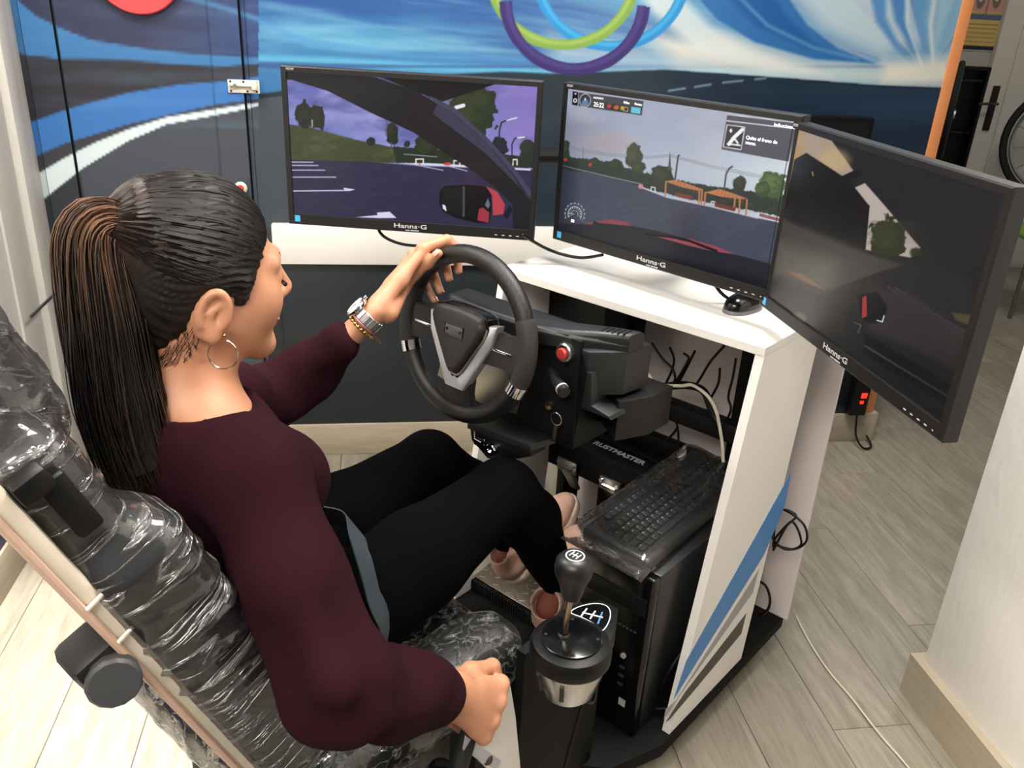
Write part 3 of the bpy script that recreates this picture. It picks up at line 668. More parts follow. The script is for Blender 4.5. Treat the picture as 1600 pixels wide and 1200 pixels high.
def screen_mid(X, Y):
    p = Paint(X, Y, 4, (150, 158, 180)); n = fbm(X * .004, Y * .008, 31)
    p.put(np.clip((Y - 260) / 300, 0, 1), (166, 178, 192)); p.put(np.clip((500 - X) / 420, 0, 1) * np.clip((Y - 180) / 120, 0, 1) * .8, (112, 112, 130)); p.put(np.clip((n - .5) * 3, 0, 1) * .4, (190, 180, 186)); p.put(np.clip((X - 900) / 500, 0, 1) * np.clip((Y - 330) / 200, 0, 1) * .8, (206, 214, 218))
    p.ell((400, 400), (140, 60), (160, 146, 150), 80, .7)
    for k in range(3): p.line([(150, 415 + k * 8), (400, 455 + k * 7), (640, 472 + k * 6), (770, 460 + k * 6), (1000, 515 + k * 7), (1320, 575 + k * 7)], 2.5, (104, 110, 124), 3, .7)
    p.poly([(110, 470), (330, 492), (450, 505), (520, 535), (700, 575), (950, 620), (1120, 640), (1400, 665), (1400, 780), (900, 700), (600, 640), (110, 545)], (44, 52, 46), 6, 1, 8)
    for c, r, s in (((330, 505), (34, 22), 1), ((455, 520), (38, 30), 2), ((150, 440), (26, 60), 3), ((725, 575), (62, 50), 4), ((1155, 615), (34, 42), 5)): tree(p, c, r, (44, 50, 42), (66, 72, 52), s)
    tree(p, (560, 470), (48, 74), (58, 66, 50), (84, 92, 64), 7); tree(p, (590, 530), (40, 36), (54, 62, 46), (70, 78, 56), 8); tree(p, (1330, 615), (74, 66), (62, 82, 50), (104, 128, 72), 9); tree(p, (1280, 640), (40, 40), (54, 72, 44), (84, 104, 60), 10)
    p.poly([(757, 545), (770, 440), (778, 545)], (70, 74, 78), 3, .8); p.line([(800, 600), (816, 470), (822, 465)], 9, (56, 60, 66)); p.line([(1075, 640), (1084, 560), (1100, 532), (1116, 522)], 9, (60, 64, 70)); p.line([(258, 480), (258, 420)], 4, (100, 104, 112))
    p.ell((152, 494), (10, 10), (176, 46, 50)); p.ell((302, 520), (9, 12), (170, 60, 60)); p.line([(135, 525), (220, 545), (300, 560), (420, 585), (600, 620)], 5, (128, 134, 146)); 
    p.poly([(100, 545), (330, 570), (600, 630), (760, 690), (1000, 735), (1270, 790), (1400, 812), (1400, 1200), (90, 1200)], (62, 66, 82), 4); p.put((fbm(X * .03, Y * .06, 44) - .45) * (Y > 700) * .7, (84, 88, 106)); p.put(np.clip((260 - X) / 160, 0, 1) * (Y > 500) * .6, (24, 25, 32)); p.put(np.clip(1 - np.abs(X - 880) / 150, 0, 1) * np.clip((Y - 700) / 150, 0, 1) * .4, (38, 40, 50))
    p.line([(600, 636), (760, 690), (1000, 732), (1260, 788)], 8, (176, 180, 190)); p.line([(1275, 772), (1390, 798)], 16, (140, 80, 84)); p.line([(1280, 785), (1390, 808)], 6, (190, 190, 196))
    for a, b, c2, d in (((745, 605), (800, 595), (960, 645), (935, 652)), ((968, 660), (1050, 640), (1205, 690), (1150, 690))):
        p.poly([a, b, ((b[0] + c2[0]) / 2, (b[1] + c2[1]) / 2 - 2), c2, d, ((a[0] + d[0]) / 2, (a[1] + d[1]) / 2 + 6)], (178, 116, 78), 3)
        for k in range(8): x = b[0] + (c2[0] - b[0]) * k / 8; y = b[1] + (c2[1] - b[1]) * k / 8; p.line([(x, y), (x - 14, y + 26)], 3, (142, 86, 56))
    for x, y0, y1 in ((750, 606, 682), (940, 650, 718), (954, 650, 722), (972, 660, 728), (1135, 690, 738), (1162, 692, 766), (1200, 694, 772)): p.line([(x, y0), (x - 4, y1)], 9, (176, 120, 82))
    p.line([(815, 675), (890, 690)], 22, (110, 58, 44)); p.line([(1035, 725), (1130, 745)], 22, (104, 56, 44)); p.line([(664, 655), (666, 636), (688, 640), (688, 658)], 6, (210, 206, 206)); p.line([(1004, 722), (1008, 706), (1026, 710)], 6, (200, 200, 206)); p.ell((605, 634), (14, 14), (190, 130, 124))
    p.poly([(255, 852), (330, 832), (440, 818), (520, 828), (560, 850), (320, 860)], (128, 62, 72), 3)
    p.poly([(90, 850), (320, 850), (330, 828), (360, 840), (560, 852), (700, 872), (850, 905), (1000, 965), (1060, 975), (1150, 985), (1340, 1025), (1340, 1200), (90, 1200)], (30, 32, 40), 4); p.poly([(660, 895), (760, 905), (900, 930), (1010, 970), (880, 945)], (150, 70, 80), 3); p.poly([(870, 905), (1040, 945), (1140, 980), (1060, 975), (960, 950)], (146, 66, 76), 3)
    p.poly([(100, 880), (700, 1000), (1330, 1110), (1330, 1200), (90, 1200)], (18, 19, 24), 30); p.line([(640, 893), (800, 905), (880, 918), (1040, 968)], 12, (14, 14, 18))
    # overlays
    p.poly([(192, 115), (226, 122), (222, 195), (188, 188)], (10, 10, 12)); p.poly([(230, 122), (612, 175), (604, 252), (228, 196)], (62, 62, 68), 3, .92)
    p.ell((207, 166), (12, 12), (230, 230, 232)); p.ell((207, 166), (6, 6), (10, 10, 12)); p.poly([(200, 125), (216, 128), (208, 136)], (230, 230, 232))
    p.ell((268, 166), (36, 38), (160, 160, 160)); p.ell((268, 166), (30, 32), (40, 50, 60)); p.ell((268, 180), (20, 20), (90, 120, 150)); p.ell((268, 160), (4, 8), (230, 230, 230))
    p.poly([(388, 180), (532, 202), (528, 238), (386, 214)], (44, 42, 42)); p.ell((412, 200), (14, 11), (170, 60, 56)); p.ell((455, 207), (16, 11), (190, 90, 50)); p.poly([(480, 200), (500, 203), (498, 224), (480, 220)], (190, 160, 60)); p.line([(502, 206), (522, 208), (520, 230), (500, 228), (502, 206)], 3, (200, 190, 110)); p.poly([(542, 205), (596, 212), (594, 244), (540, 236)], (96, 190, 206))
    p.poly([(318, 146), (378, 154), (376, 164), (316, 156)], (220, 220, 222))
    p.poly([(1082, 250), (1452, 296), (1412, 494), (1054, 432)], (74, 72, 84), 3, .95); p.line([(1080, 284), (1448, 328)], 5, (226, 226, 232)); p.line([(1084, 252), (1454, 298)], 4, (226, 226, 232))
    p.poly([(1082, 306), (1178, 318), (1160, 434), (1064, 420)], (40, 40, 46)); p.line([(1082, 306), (1178, 318), (1160, 434), (1064, 420), (1082, 306)], 4, (232, 232, 234)); p.line([(1095, 405), (1120, 372), (1165, 330)], 20, (230, 230, 232)); p.line([(1086, 404), (1154, 412)], 8, (230, 230, 232)); p.poly([(1094, 335), (1104, 322), (1112, 338), (1103, 348)], (230, 230, 232)); p.line([(1120, 372), (1142, 400)], 10, (230, 230, 232))
    c = (212, 795)
    for rr, w, cc in ((58, 6, (84, 108, 130)), (42, 3, (214, 216, 220)), (20, 3, (170, 174, 180))):
        d = np.abs(np.hypot(X - c[0], Y - c[1]) - rr); a = np.degrees(np.arctan2(Y - c[1], X - c[0])); p.put(np.clip(.5 + (w / 2 - d) / 3, 0, 1) * ((a < 40) | (a > 150)), cc)
    for k in range(11):
        a = math.radians(160 + k * 22); p.line([(c[0] + 32 * math.cos(a), c[1] + 32 * math.sin(a)), (c[0] + 40 * math.cos(a), c[1] + 40 * math.sin(a))], 3, (220, 220, 224)); p.ell((c[0] + 62 * math.cos(a), c[1] + 62 * math.sin(a)), (3, 3), (210, 212, 216))
    p.line([(180, 790), (206, 796)], 3, (230, 230, 230))
    return p
def screen_right(X, Y):
    p = Paint(X, Y, 2, (28, 27, 26)); n = fbm(X * .01, Y * .01, 51)
    p.poly([(112, 348), (204, 378), (262, 460), (225, 482), (160, 428), (92, 540)], (158, 140, 122), 3); p.ell((210, 430), (40, 30), (186, 160, 110), 20, .6); p.ell((112, 400), (16, 70), (166, 134, 80), 20, .7)
    p.poly([(252, 508), (290, 490), (340, 548), (436, 664), (410, 690), (290, 668), (302, 550)], (172, 160, 152), 3)
    tree(p, (350, 640), (52, 54), (34, 40, 20), (58, 62, 28), 52, .5, .06); tree(p, (425, 676), (16, 14), (34, 40, 22), (48, 52, 30), 55, .4, .08)
    p.poly([(78, 586), (200, 640), (300, 680), (420, 720), (330, 730), (210, 775), (60, 730)], (58, 54, 48), 10); p.put(np.clip((n - .4) * 2, 0, 1) * ((Y > 590) & (Y < 900)) * .4, (66, 61, 54)); p.poly([(60, 640), (220, 700), (190, 780), (60, 735)], (84, 79, 70), 40, .8)
    p.poly([(210, 772), (330, 728), (450, 690), (560, 760), (580, 880), (400, 800)], (34, 32, 31), 8); p.line([(370, 772), (470, 840), (560, 896)], 4, (72, 68, 66)); p.line([(350, 768), (460, 846), (550, 902)], 4, (60, 57, 55)); p.poly([(300, 770), (400, 780), (560, 890), (540, 1000), (300, 880)], (46, 43, 41), 20, .8)
    p.poly([(110, 430), (140, 412), (250, 484), (302, 552), (292, 668), (80, 580)], (14, 13, 13), 3); p.line([(222, 486), (272, 462)], 18, (16, 15, 15)); p.line([(155, 462), (157, 472)], 3, (170, 140, 60))
    p.poly([(270, 790), (320, 780), (348, 820), (340, 862), (300, 866), (280, 850)], (12, 12, 12), 2); p.poly([(284, 796), (294, 790), (296, 846), (282, 852)], (150, 46, 42), 2); p.line([(322, 858), (336, 862), (340, 846)], 3, (214, 208, 200)); p.poly([(84, 722), (130, 732), (190, 776), (150, 760)], (116, 84, 62), 4, .9)
    p.ell((120, 850), (20, 18), (92, 88, 74), 10, .8); p.poly([(290, 890), (520, 1040), (520, 1100), (290, 950)], (15, 15, 15), 4); p.line([(290, 925), (520, 1075)], 5, (62, 60, 60)); p.line([(262, 862), (280, 870), (272, 890)], 3, (78, 76, 74)); p.put(np.clip((Y - 900) / 260, 0, 1) * .7, (14, 14, 14))
    p.poly([(520, 840), (585, 850), (575, 880), (530, 860)], (86, 76, 50), 6, .7)
    return p
M_SCREEN = attr_mat('lcd_picture', .22, emit=.85, spec=.35)
M_HUD = mat('screen_white', (240, 240, 242), .4, emis=(235, 238, 240), estr=.8)
def monitor(c, yaw, label, corners, painter, model):
    t = thing('monitor', label, 'monitor', (c[0], c[1], c[2] - MH / 2), 'three wraparound simulator monitors')
    Rz = Matrix.Translation(c) @ Matrix.Rotation(yaw, 4, 'Z') @ Matrix.Rotation(PI / 2, 4, 'X')       # local x right, y up, z towards the viewer
    sw, sh = MW - 2 * BZ, MH - BZ - BB; sy = (BB - BZ) / 2
    def shell(b):
        o = [(-MW / 2, -MH / 2), (MW / 2, -MH / 2), (MW / 2, MH / 2), (-MW / 2, MH / 2)]; i = [(-sw / 2, sy - sh / 2), (sw / 2, sy - sh / 2), (sw / 2, sy + sh / 2), (-sw / 2, sy + sh / 2)]
        def ring(P, z): return [b.verts.new(Rz @ V(x, y, z)) for x, y in P]
        k = .0025; oi = [(x - math.copysign(k, x), y - math.copysign(k, y)) for x, y in o]
        bk = [(x * .97, y * .95) for x, y in o]
        rs = [ring(bk, -MT), ring(o, -MT * .75), ring(o, 0.0), ring(oi, k), ring([(x * 1.003, y * 1.003) for x, y in i], k), ring(i, -.003)]
        for A, B2 in zip(rs[:-1], rs[1:]):
            for q in range(4): b.faces.new((A[q], A[(q + 1) % 4], B2[(q + 1) % 4], B2[q]))
        b.faces.new(rs[0][::-1]); b.faces.new(rs[-1])
    part('bezel', shell, M_BEZEL, t, smooth=False)
    Hm = homog([(0, 1), (1, 1), (1, 0), (0, 0)], corners)
    def fn(u, v):
        L = np.stack([(u - .5) * sw, sy + (v - .5) * sh, np.full_like(u, -.0022), np.ones_like(u)], 1); return (L @ np.array(Rz).T)[:, :3]
    sc = obj('screen', grid_mesh('screen', 420, 236, fn, lambda P, u, v: painter(*hmap(Hm, u, v)).linear()), M_SCREEN, t, smooth=False)
    part('back_cover', lambda b: box(b, (0, 0, -MT - .012), (MW * .62, MH * .62, .026), Rz, .008), M_BLACK, t)
    obj('logo', text_mesh('Hanns·G', .0165, Rz @ Matrix.Translation((0, -MH / 2 + .0135, .0026)) @ Matrix.Diagonal((1.3, .82, 1, 1)), bold=.0002), M_LOGO, t)
    obj('model_mark', text_mesh('HE247', .0065, Rz @ Matrix.Translation((-MW / 2 + .021, MH / 2 - .006, .0026))), M_LOGO, t)
    part('logo_underline', lambda b: (box(b, (-.006, -MH / 2 + .0045, .0027), (.010, .0018, .0004), Rz), box(b, (.010, -MH / 2 + .0045, .0027), (.018, .0022, .0004), Rz)), M_LOGO, t)
    part('energy_sticker', lambda b: box(b, (-MW / 2 + .021, -MH / 2 + .014, .0028), (.012, .014, .0004), Rz), M_CYAN, t)
    for k in range(5):
        bt = part('button', lambda b: box(b, (MW / 2 - .085 + k * .016, -MH / 2 + .002, -.004), (.010, .004, .006), Rz, .001), M_DGREY, t)
        part('button_mark', lambda b: box(b, (MW / 2 - .085 + k * .016, -MH / 2 + .0085, .0027), (.006 if k < 4 else .003, .0018, .0004), Rz), M_LOGO, bt)
    ar = part('mount_arm', lambda b: (box(b, (0, -.02, -MT - .034), (.10, .10, .018), Rz, .002), box(b, (0, -.02, -MT - .075), (.05, .05, .07), Rz, .004)), M_BLACKM, t)
    return t, Rz, Hm, sc, sw, sh, sy
PL = (-.522, -.103, 1.168); PM = (-.015, .102, 1.165); PR = (.454, -.078, 1.154)
mL = monitor(PL, math.radians(36.3), 'left monitor showing a car pillar, side mirror and grassy slope', [(105, 115), (1465, 232), (1405, 985), (130, 880)], screen_left, 0)
mM = monitor(PM, math.radians(-4.1), 'middle monitor showing a grey car park with wooden shelters and overlays', [(165, 100), (1452, 294), (1322, 1160), (110, 884)], screen_mid, 0)
mR = monitor(PR, math.radians(-38.3), 'right monitor showing a dark car interior and small tree', [(112, 348), (672, 520), (495, 1140), (38, 785)], screen_right, 0)
def hud(s, px, py, size, align='LEFT', dup=.0):
    t, Rz, Hm, sc, sw, sh, sy = mM
    u, v = hmap(np.linalg.inv(Hm), px, py)
    obj('screen_text', text_mesh(s, size, Rz @ Matrix.Translation(((u - .5) * sw, sy + (v - .5) * sh, -.0017)), .0002, align, .00006), M_HUD, sc)
hud('25:22', 320, 188, .0125); hud('Fallos', 498, 180, .0065); hud('Puntos', 562, 189, .0065)
hud('Indicaciones', 1440, 321, .0082, 'RIGHT'); hud('Quite el freno de', 1186, 370, .0090); hud('mano.', 1184, 396, .0090); hud('00', 190, 832, .010)
# arms from the posts to the outer monitors
sup = thing('monitor_bracket', 'black steel bracket arms behind the monitors on the desk', 'bracket', (-.03, .345, DZ))
def arm(b, M4, x0, y0):
    e = M4 @ V(0, -.02, -MT - .11)
    tube(b, [V(x0, y0, 1.14), V((x0 + e.x) / 2, max(y0, e.y + .05), 1.145), e], .018, 8)
part('bracket_arm', lambda b: arm(b, mL[1], -.20, .345), M_FR, sup); part('bracket_arm', lambda b: arm(b, mR[1], .14, .345), M_FR, sup); part('bracket_arm', lambda b: arm(b, mM[1], -.05, .345), M_FR, sup)
part('cross_bar', lambda b: box(b, (-.03, .345, 1.145), (.44, .045, .045), None, .003), M_FR, sup)
part('foot_clamp', lambda b: box(b, (-.255, .31, DZ + .011), (.075, .035, .022), None, .003), M_BLACK, sup)
# black screen mounted further back on the mural wall
u0, z0 = on_wall(1262, 181, .1); u1, _ = on_wall(1368, 186, .1)
t = thing('wall_screen', 'black screen fixed to the mural wall behind the right monitor', 'screen', wp(1.55, .06, .75))
part('screen_case', lambda b: wbox(b, u1 - .62, u1, .05, .1, z0 - .37, z0, .004), M_BLACK, t); part('screen_glass', lambda b: wbox(b, u1 - .605, u1 - .015, .1, .1015, z0 - .352, z0 - .015), M_BLACKG, t)
part('wall_bracket', lambda b: wbox(b, u1 - .4, u1 - .22, .0, .05, z0 - .27, z0 - .1, .003), M_BLACKM, t)

# ------------------------------------------------------------------ steering wheel
WC = V(-.11, -.35, .935); WY = V(0, .122, .9925); WZ = V(0, -.9925, .122)
SW = frame(WC, V(1, 0, 0), WY, WZ)
RW = .146
M_LEATH = mat('black_leather', (9, 9, 10), .40, bump=.35, bscale=700)
M_PERF = mat('perforated_leather', (30, 28, 27), .5, bump=.9, bscale=1500)
M_PAD = mat('wheel_pad', (38, 37, 36), .55, bump=.35, bscale=900)
sw = thing('steering_wheel', 'black leather steering wheel with chrome V trim and grey pad', 'steering wheel', tuple(WC))
def arc(a0, a1, n, R=RW, z=0): return [SW @ V(R * math.cos(math.radians(a)), R * math.sin(math.radians(a)), z) for a in np.linspace(a0, a1, n)]
part('rim', lambda b: tube(b, arc(0, 354, 72), .0165, 16, closed=True), M_LEATH, sw)
for s in (0, 1):
    f = (lambda a: 180 - a) if s else (lambda a: a)
    part('grip', lambda b: tube(b, arc(f(-19), f(26), 20), [.0165] + [.0183] * 18 + [.0165], 16), M_PERF, sw, label='perforated leather grip')
    part('chrome_band', lambda b: tube(b, arc(f(-27), f(-19), 5), .0188, 20), M_CHROME, sw, label='chrome band')
    k = -1 if s else 1
    P = [(k * .055, .030), (k * .10, .026), (k * .142, .034), (k * .142, -.040), (k * .10, -.032), (k * .055, -.036)]
    sp_ = part('spoke', lambda b: prism(b, P if k > 0 else P[::-1], -.012, .008, SW, .003), M_PERF, sw)
    part('spoke_inlay', lambda b: box(b, (k * .098, -.002, .009), (.045, .005, .003), SW, .001), M_CHROME, sp_)
part('spoke', lambda b: prism(b, [(-.030, -.055), (.030, -.055), (.030, -.105), (.046, -.142), (-.046, -.142), (-.030, -.105)][::-1], -.012, .006, SW, .004), M_LEATH, sw)
def shield(s=1., dy=0., n=10):
    base = [(-.060, .040), (-.052, .050), (-.02, .054), (.02, .054), (.052, .050), (.060, .040), (.060, .018), (.014, -.060), (0, -.066), (-.014, -.060), (-.060, .018)]
    q = [Vector((x * s, y * s + dy, 0)) for x, y in base]; return [(p[0], p[1]) for p in spline([(v.x, v.y, 0) for v in q], 4, True)][::-1]
part('chrome_trim', lambda b: prism(b, [(-.078, .030), (-.074, -.004), (-.022, -.098), (.022, -.098), (.076, .0), (.086, .040), (.062, .036), (.0, -.06), (-.062, .030)], -.004, .015, SW, .003), mat('satin_chrome', (214, 214, 216), .28, metal=.75), sw, label='chrome V-shaped trim')
part('trim_recess', lambda b: prism(b, shield(1.08, -.004), -.010, .0160, SW, .002), M_BLACKG, sw)
part('trim_line', lambda b: tube(b, [SW @ V(x, y, .0165) for x, y in [(-.064, .03), (-.060, .008), (-.017, -.063), (-.008, -.070), (.008, -.070), (.017, -.063), (.060, .010), (.064, .03)]], .0030, 6), M_ALU, sw)
pad = part('centre_pad', lambda b: prism(b, shield(.97), -.02, .030, SW, .008, 3), M_PAD, sw)
bd = part('badge', lambda b: prism(b, [(-.021, .004), (.021, .004), (.021, .022), (-.021, .022)], .030, .0312, SW, .0006), mat('badge_grey', (74, 74, 74), .4), pad)
part('badge_outline', lambda b: tube(b, [SW @ V(x, y, .0308) for x, y in [(-.0225, .0025), (.0225, .0025), (.0225, .0235), (-.0225, .0235)]], .0013, 5, closed=True), M_BLACK, bd)
for x in (-.016, .016): part('badge_screw', lambda b: cyl(b, SW @ V(x, .013, .031), SW @ V(x, .013, .0322), .0026, 10), M_BLACK, bd)
part('column', lambda b: cyl(b, SW @ V(0, 0, -.10), SW @ V(0, 0, -.005), .034, 24), M_BLACK, sw)

# ------------------------------------------------------------------ dashboard console behind the wheel
ds = thing('dashboard_console', 'black dashboard console with brushed steel plate behind the steering wheel', 'console', (-.06, -.2, .70))
XZ = lambda y: frame((0, y, 0), (1, 0, 0), (0, 0, 1), (0, -1, 0))
part('console_body', lambda b: prism(b, [(-.235, .80), (-.205, .935), (.085, .940), (.10, .90), (.085, .745), (-.14, .745)], .15, .262, XZ(0)), M_BLACK, ds)
part('steel_plate', lambda b: prism(b, [(-.262, .782), (-.216, .952), (-.012, .968), (-.046, .772), (-.13, .760)], .262, .268, XZ(0), .0008), M_STEEL, ds, label='brushed steel front plate')
part('switch_plate', lambda b: prism(b, [(-.010, .962), (.085, .958), (.088, .76), (-.044, .757)], .258, .266, XZ(0), .001), M_BLACKM, ds)
part('cowl', lambda b: prism(b, [(-.225, -.280), (-.10, -.296), (.01, -.292), (.06, -.270), (.10, -.235), (.145, -.205), (.150, -.165), (.10, -.185), (.03, -.225), (-.225, -.225)], .940, .972, None, .010, 4), M_DGREY, ds)
part('cowl_ridge', lambda b: tube(b, [(-.215, -.276, .962), (-.10, -.290, .964), (.01, -.286, .964), (.06, -.263, .960), (.10, -.228, .955), (.14, -.200, .950)], .007, 8), M_GREY, ds)
part('cowl_side', lambda b: prism(b, [(.055, -.262), (.10, -.258), (.145, -.208), (.152, -.14), (.06, -.12)], .86, .942, None, .006), M_DGREY, ds)
for k in range(5): part('vent_slot', lambda b: box(b, (.098 + k * .009, -.213 + k * .004, .9722), (.0035, .026, .002), None, .0005, 1), M_BLACK, ds)
bt = part('red_button', lambda b: lathe(b, [(0, 0), (.0105, 0), (.0105, .006), (.008, .008), (0, .008)], axis((.059, -.278, .932), (0, -1, .1)), 24), mat('button_red', (176, 52, 48), .35), ds, label='red push button')
part('button_ring', lambda b: lathe(b, [(.0115, 0), (.017, 0), (.017, .012), (.0145, .0145), (.0115, .0145), (.0115, 0)], axis((.059, -.266, .932), (0, -1, .1)), 28), M_ALU, bt)
sk = part('indicator_stalk', lambda b: tube(b, [(.02, -.255, .885), (.055, -.285, .880), (.085, -.300, .872)], [.008, .010, .011], 12), M_DGREY, ds)
part('stalk_ring', lambda b: tube(b, [(.0735, -.2945, .8755), (.0765, -.2960, .8748)], .0118, 16), M_LOGO, sk)
part('side_box', lambda b: prism(b, [(.072, -.17), (.150, -.225), (.178, -.158), (.178, -.09), (.072, -.09)], .775, .852, None, .002), M_BLACK, ds)
part('side_wedge', lambda b: prism(b, [(.082, .905), (.110, .905), (.116, .845), (.155, .838), (.160, .832), (.085, .832)], .215, .26, XZ(0), .002), M_DGREY, ds)
part('lower_lip', lambda b: prism(b, [(-.115, -.330), (.028, -.312), (.04, -.25), (-.115, -.25)], .738, .752, None, .003), M_DGREY, ds)
cl = part('table_clamp', lambda b: prism(b, [(-.125, .738), (-.118, .705), (-.075, .682), (-.04, .690), (.03, .728), (.03, .738)], .27, .315, XZ(0), .003), M_BLACK, ds)
part('clamp_buckle', lambda b: tube(b, [V(-.108, -.318, .730), V(-.082, -.318, .726), V(-.082, -.318, .698), V(-.106, -.318, .704)], .002, 6, closed=True), M_CHROME, cl)
part('clamp_roller', lambda b: cyl(b, (-.104, -.317, .716), (-.086, -.317, .714), .006, 12), M_CHROME, cl)
part('clamp_bolt', lambda b: lathe(b, [(0, .006), (.005, .006), (.005, .010), (.011, .010), (.013, .006), (.013, 0), (0, 0)], axis((-.060, -.316, .710), (0, -1, 0)), 20), M_CHROME, cl)
ky = thing('ignition_key', 'small metal key and ring hanging from the console lock', 'key', (.037, -.272, .79))
part('lock_cylinder', lambda b: lathe(b, [(0, 0), (.008, 0), (.008, .006), (.004, .006), (0, .004)], axis((.030, -.266, .818), (0, -1, 0)), 18), mat('brass_lock', (170, 150, 110), .3, metal=1), ky)
part('key_ring', lambda b: tube(b, [V(.052 + .012 * math.cos(a), -.274, .800 + .012 * math.sin(a)) for a in np.linspace(0, 2 * PI, 24, endpoint=False)], .0009, 5, closed=True), M_ALU, ky)
part('key_blade', lambda b: prism(b, [(.048, .786), (.056, .786), (.054, .760), (.050, .752), (.047, .760)], .272, .274, XZ(0)), mat('key_metal', (176, 164, 140), .3, metal=1), ky)

# ------------------------------------------------------------------ pedals and foot plate
pd = thing('pedal_set', 'black pedal set with hanging brushed aluminium pedals under the desk', 'pedals', (-.15, .28, .1))
part('pedal_housing', lambda b: box(b, (-.155, .30, .405), (.37, .17, .085), None, .003), M_BLACKM, pd)
part('housing_lid', lambda b: box(b, (-.10, .335, .452), (.26, .10, .006), None, .001), M_BLACKM, pd)
for x in (-.325, .02): part('support_leg', lambda b: box(b, (x, .31, .23), (.026, .07, .262), None, .002), M_BLACKM, pd)
obj('maker_name', text_mesh('RUSTMASTER', .026, Matrix.Translation((-.14, .262, .4482)) @ Matrix.Rotation(0, 4, 'Z'), bold=.0008), M_LOGO, pd)
for i, x in enumerate((-.256, -.120, .005)):
    br = part('pedal_bracket', lambda b: box(b, (x, .207, .385), (.062, .012, .035), None, .002), M_ALU, pd)
    for q in (-.024, .024): part('bracket_bolt', lambda b: cyl(b, (x + q, .196, .392), (x + q, .203, .392), .005, 8), M_CHROME, br)
    ar = part('pedal_arm', lambda b: prism(b, [(-.020, 0), (.020, 0), (.014, -.10), (-.014, -.10)][::-1], -.004, .004, Matrix.Translation((x, .198, .385)) @ Matrix.Rotation(.55, 4, 'X') @ Matrix.Rotation(PI / 2, 4, 'X') @ Matrix.Rotation(0, 4, 'Z'), .001), M_STEEL, pd)
    fc = part('pedal_face', lambda b: box(b, (x, .128, .292), (.052, .008, .085), Matrix.Translation((x, .128, .292)) @ Matrix.Rotation(.5, 4, 'X') @ Matrix.Translation((-x, -.128, -.292)), .003), M_ALU, pd)
fpz = lambda y: .135 + (y + .06) * .12
ft = thing('foot_plate', 'bright aluminium chequer foot plate with black ribbed front edge', 'foot plate', (-.14, .05, .1))
part('plate', lambda b: prism(b, [(-.34, -.062), (.07, -.062), (.07, .175), (-.34, .175)], 0, .004, Matrix.Translation((0, -.062, .135)) @ Matrix.Rotation(.12, 4, 'X') @ Matrix.Translation((0, .062, 0)), .0008), mat('chequer_aluminium', (196, 184, 170), .24, metal=1, noise=.2, nscale=40), ft)
def bars(b):
    for i in range(18):
        for j in range(10):
            x = -.33 + i * .0225 + (j % 2) * .011; y = -.052 + j * .0235; z = .1395 + (y + .062) * .1206
            box(b, (0, 0, 0), (.016, .0035, .002), Matrix.Translation((x, y, z)) @ Matrix.Rotation(.75 if (i + j) % 2 else -.75, 4, 'Z'), .0008, 1)
cb = part('chequer_bars', bars, M_ALU, ft); cb['kind'] = 'stuff'
part('step_body', lambda b: box(b, (-.135, .055, .118), (.40, .225, .034), None, .002), M_BLACK, ft)
def ribs(b):
    for k in range(58): box(b, (-.338 + k * .007, -.067, .117), (.0035, .012, .034), None, .001, 1)
rb = part('ribbed_edge', ribs, M_RUBBER, ft); rb['kind'] = 'stuff'

# ------------------------------------------------------------------ computer, keyboard, mouse
pcb = thing('computer_tower', 'black computer tower standing on the platform beside the side panel', 'computer', (.167, .03, .1))
X0, X1, Y0, Y1, Z0, Z1 = .085, .250, -.185, .24, .100, .498
part('case', lambda b: box(b, ((X0 + X1) / 2, (Y0 + Y1) / 2 + .01, (Z0 + Z1) / 2), (X1 - X0, Y1 - Y0 - .02, Z1 - Z0), None, .003), mat('case_black', (26, 26, 27), .35, bump=.1, bscale=800), pcb)
fr = part('front_panel', lambda b: box(b, ((X0 + X1) / 2, Y0 + .008, (Z0 + Z1) / 2), (X1 - X0 + .002, .024, Z1 - Z0 + .002), None, .006, 3), M_BLACKG, pcb)
part('drive_bay', lambda b: box(b, ((X0 + X1) / 2, Y0 - .0045, Z1 - .07), (.146, .003, .04), None, .001), M_BLACK, fr)
for k in range(14): part('vent_hole', lambda b: box(b, (X0 + .022 + k * .009, Y0 - .0048, Z1 - .135), (.005, .003, .003)), M_GREY, fr)
part('power_button', lambda b: cyl(b, (X1 - .045, Y0 - .008, Z1 - .205), (X1 - .045, Y0 - .003, Z1 - .205), .006, 16), M_LOGO, fr)
for k in range(3): part('port', lambda b: box(b, (X1 - .045, Y0 - .0045, Z1 - .235 - k * .022), (.012, .003, .006)), M_GREY, fr)
part('processor_sticker', lambda b: box(b, (X1 - .035, Y0 - .0045, Z0 + .075), (.016, .001, .018)), M_LOGO, fr)
lb = part('case_label', lambda b: box(b, (X1 - .045, Y0 + .03, Z1 + .0004), (.045, .016, .0006)), mat('label_grey', (120, 132, 136), .4), pcb)

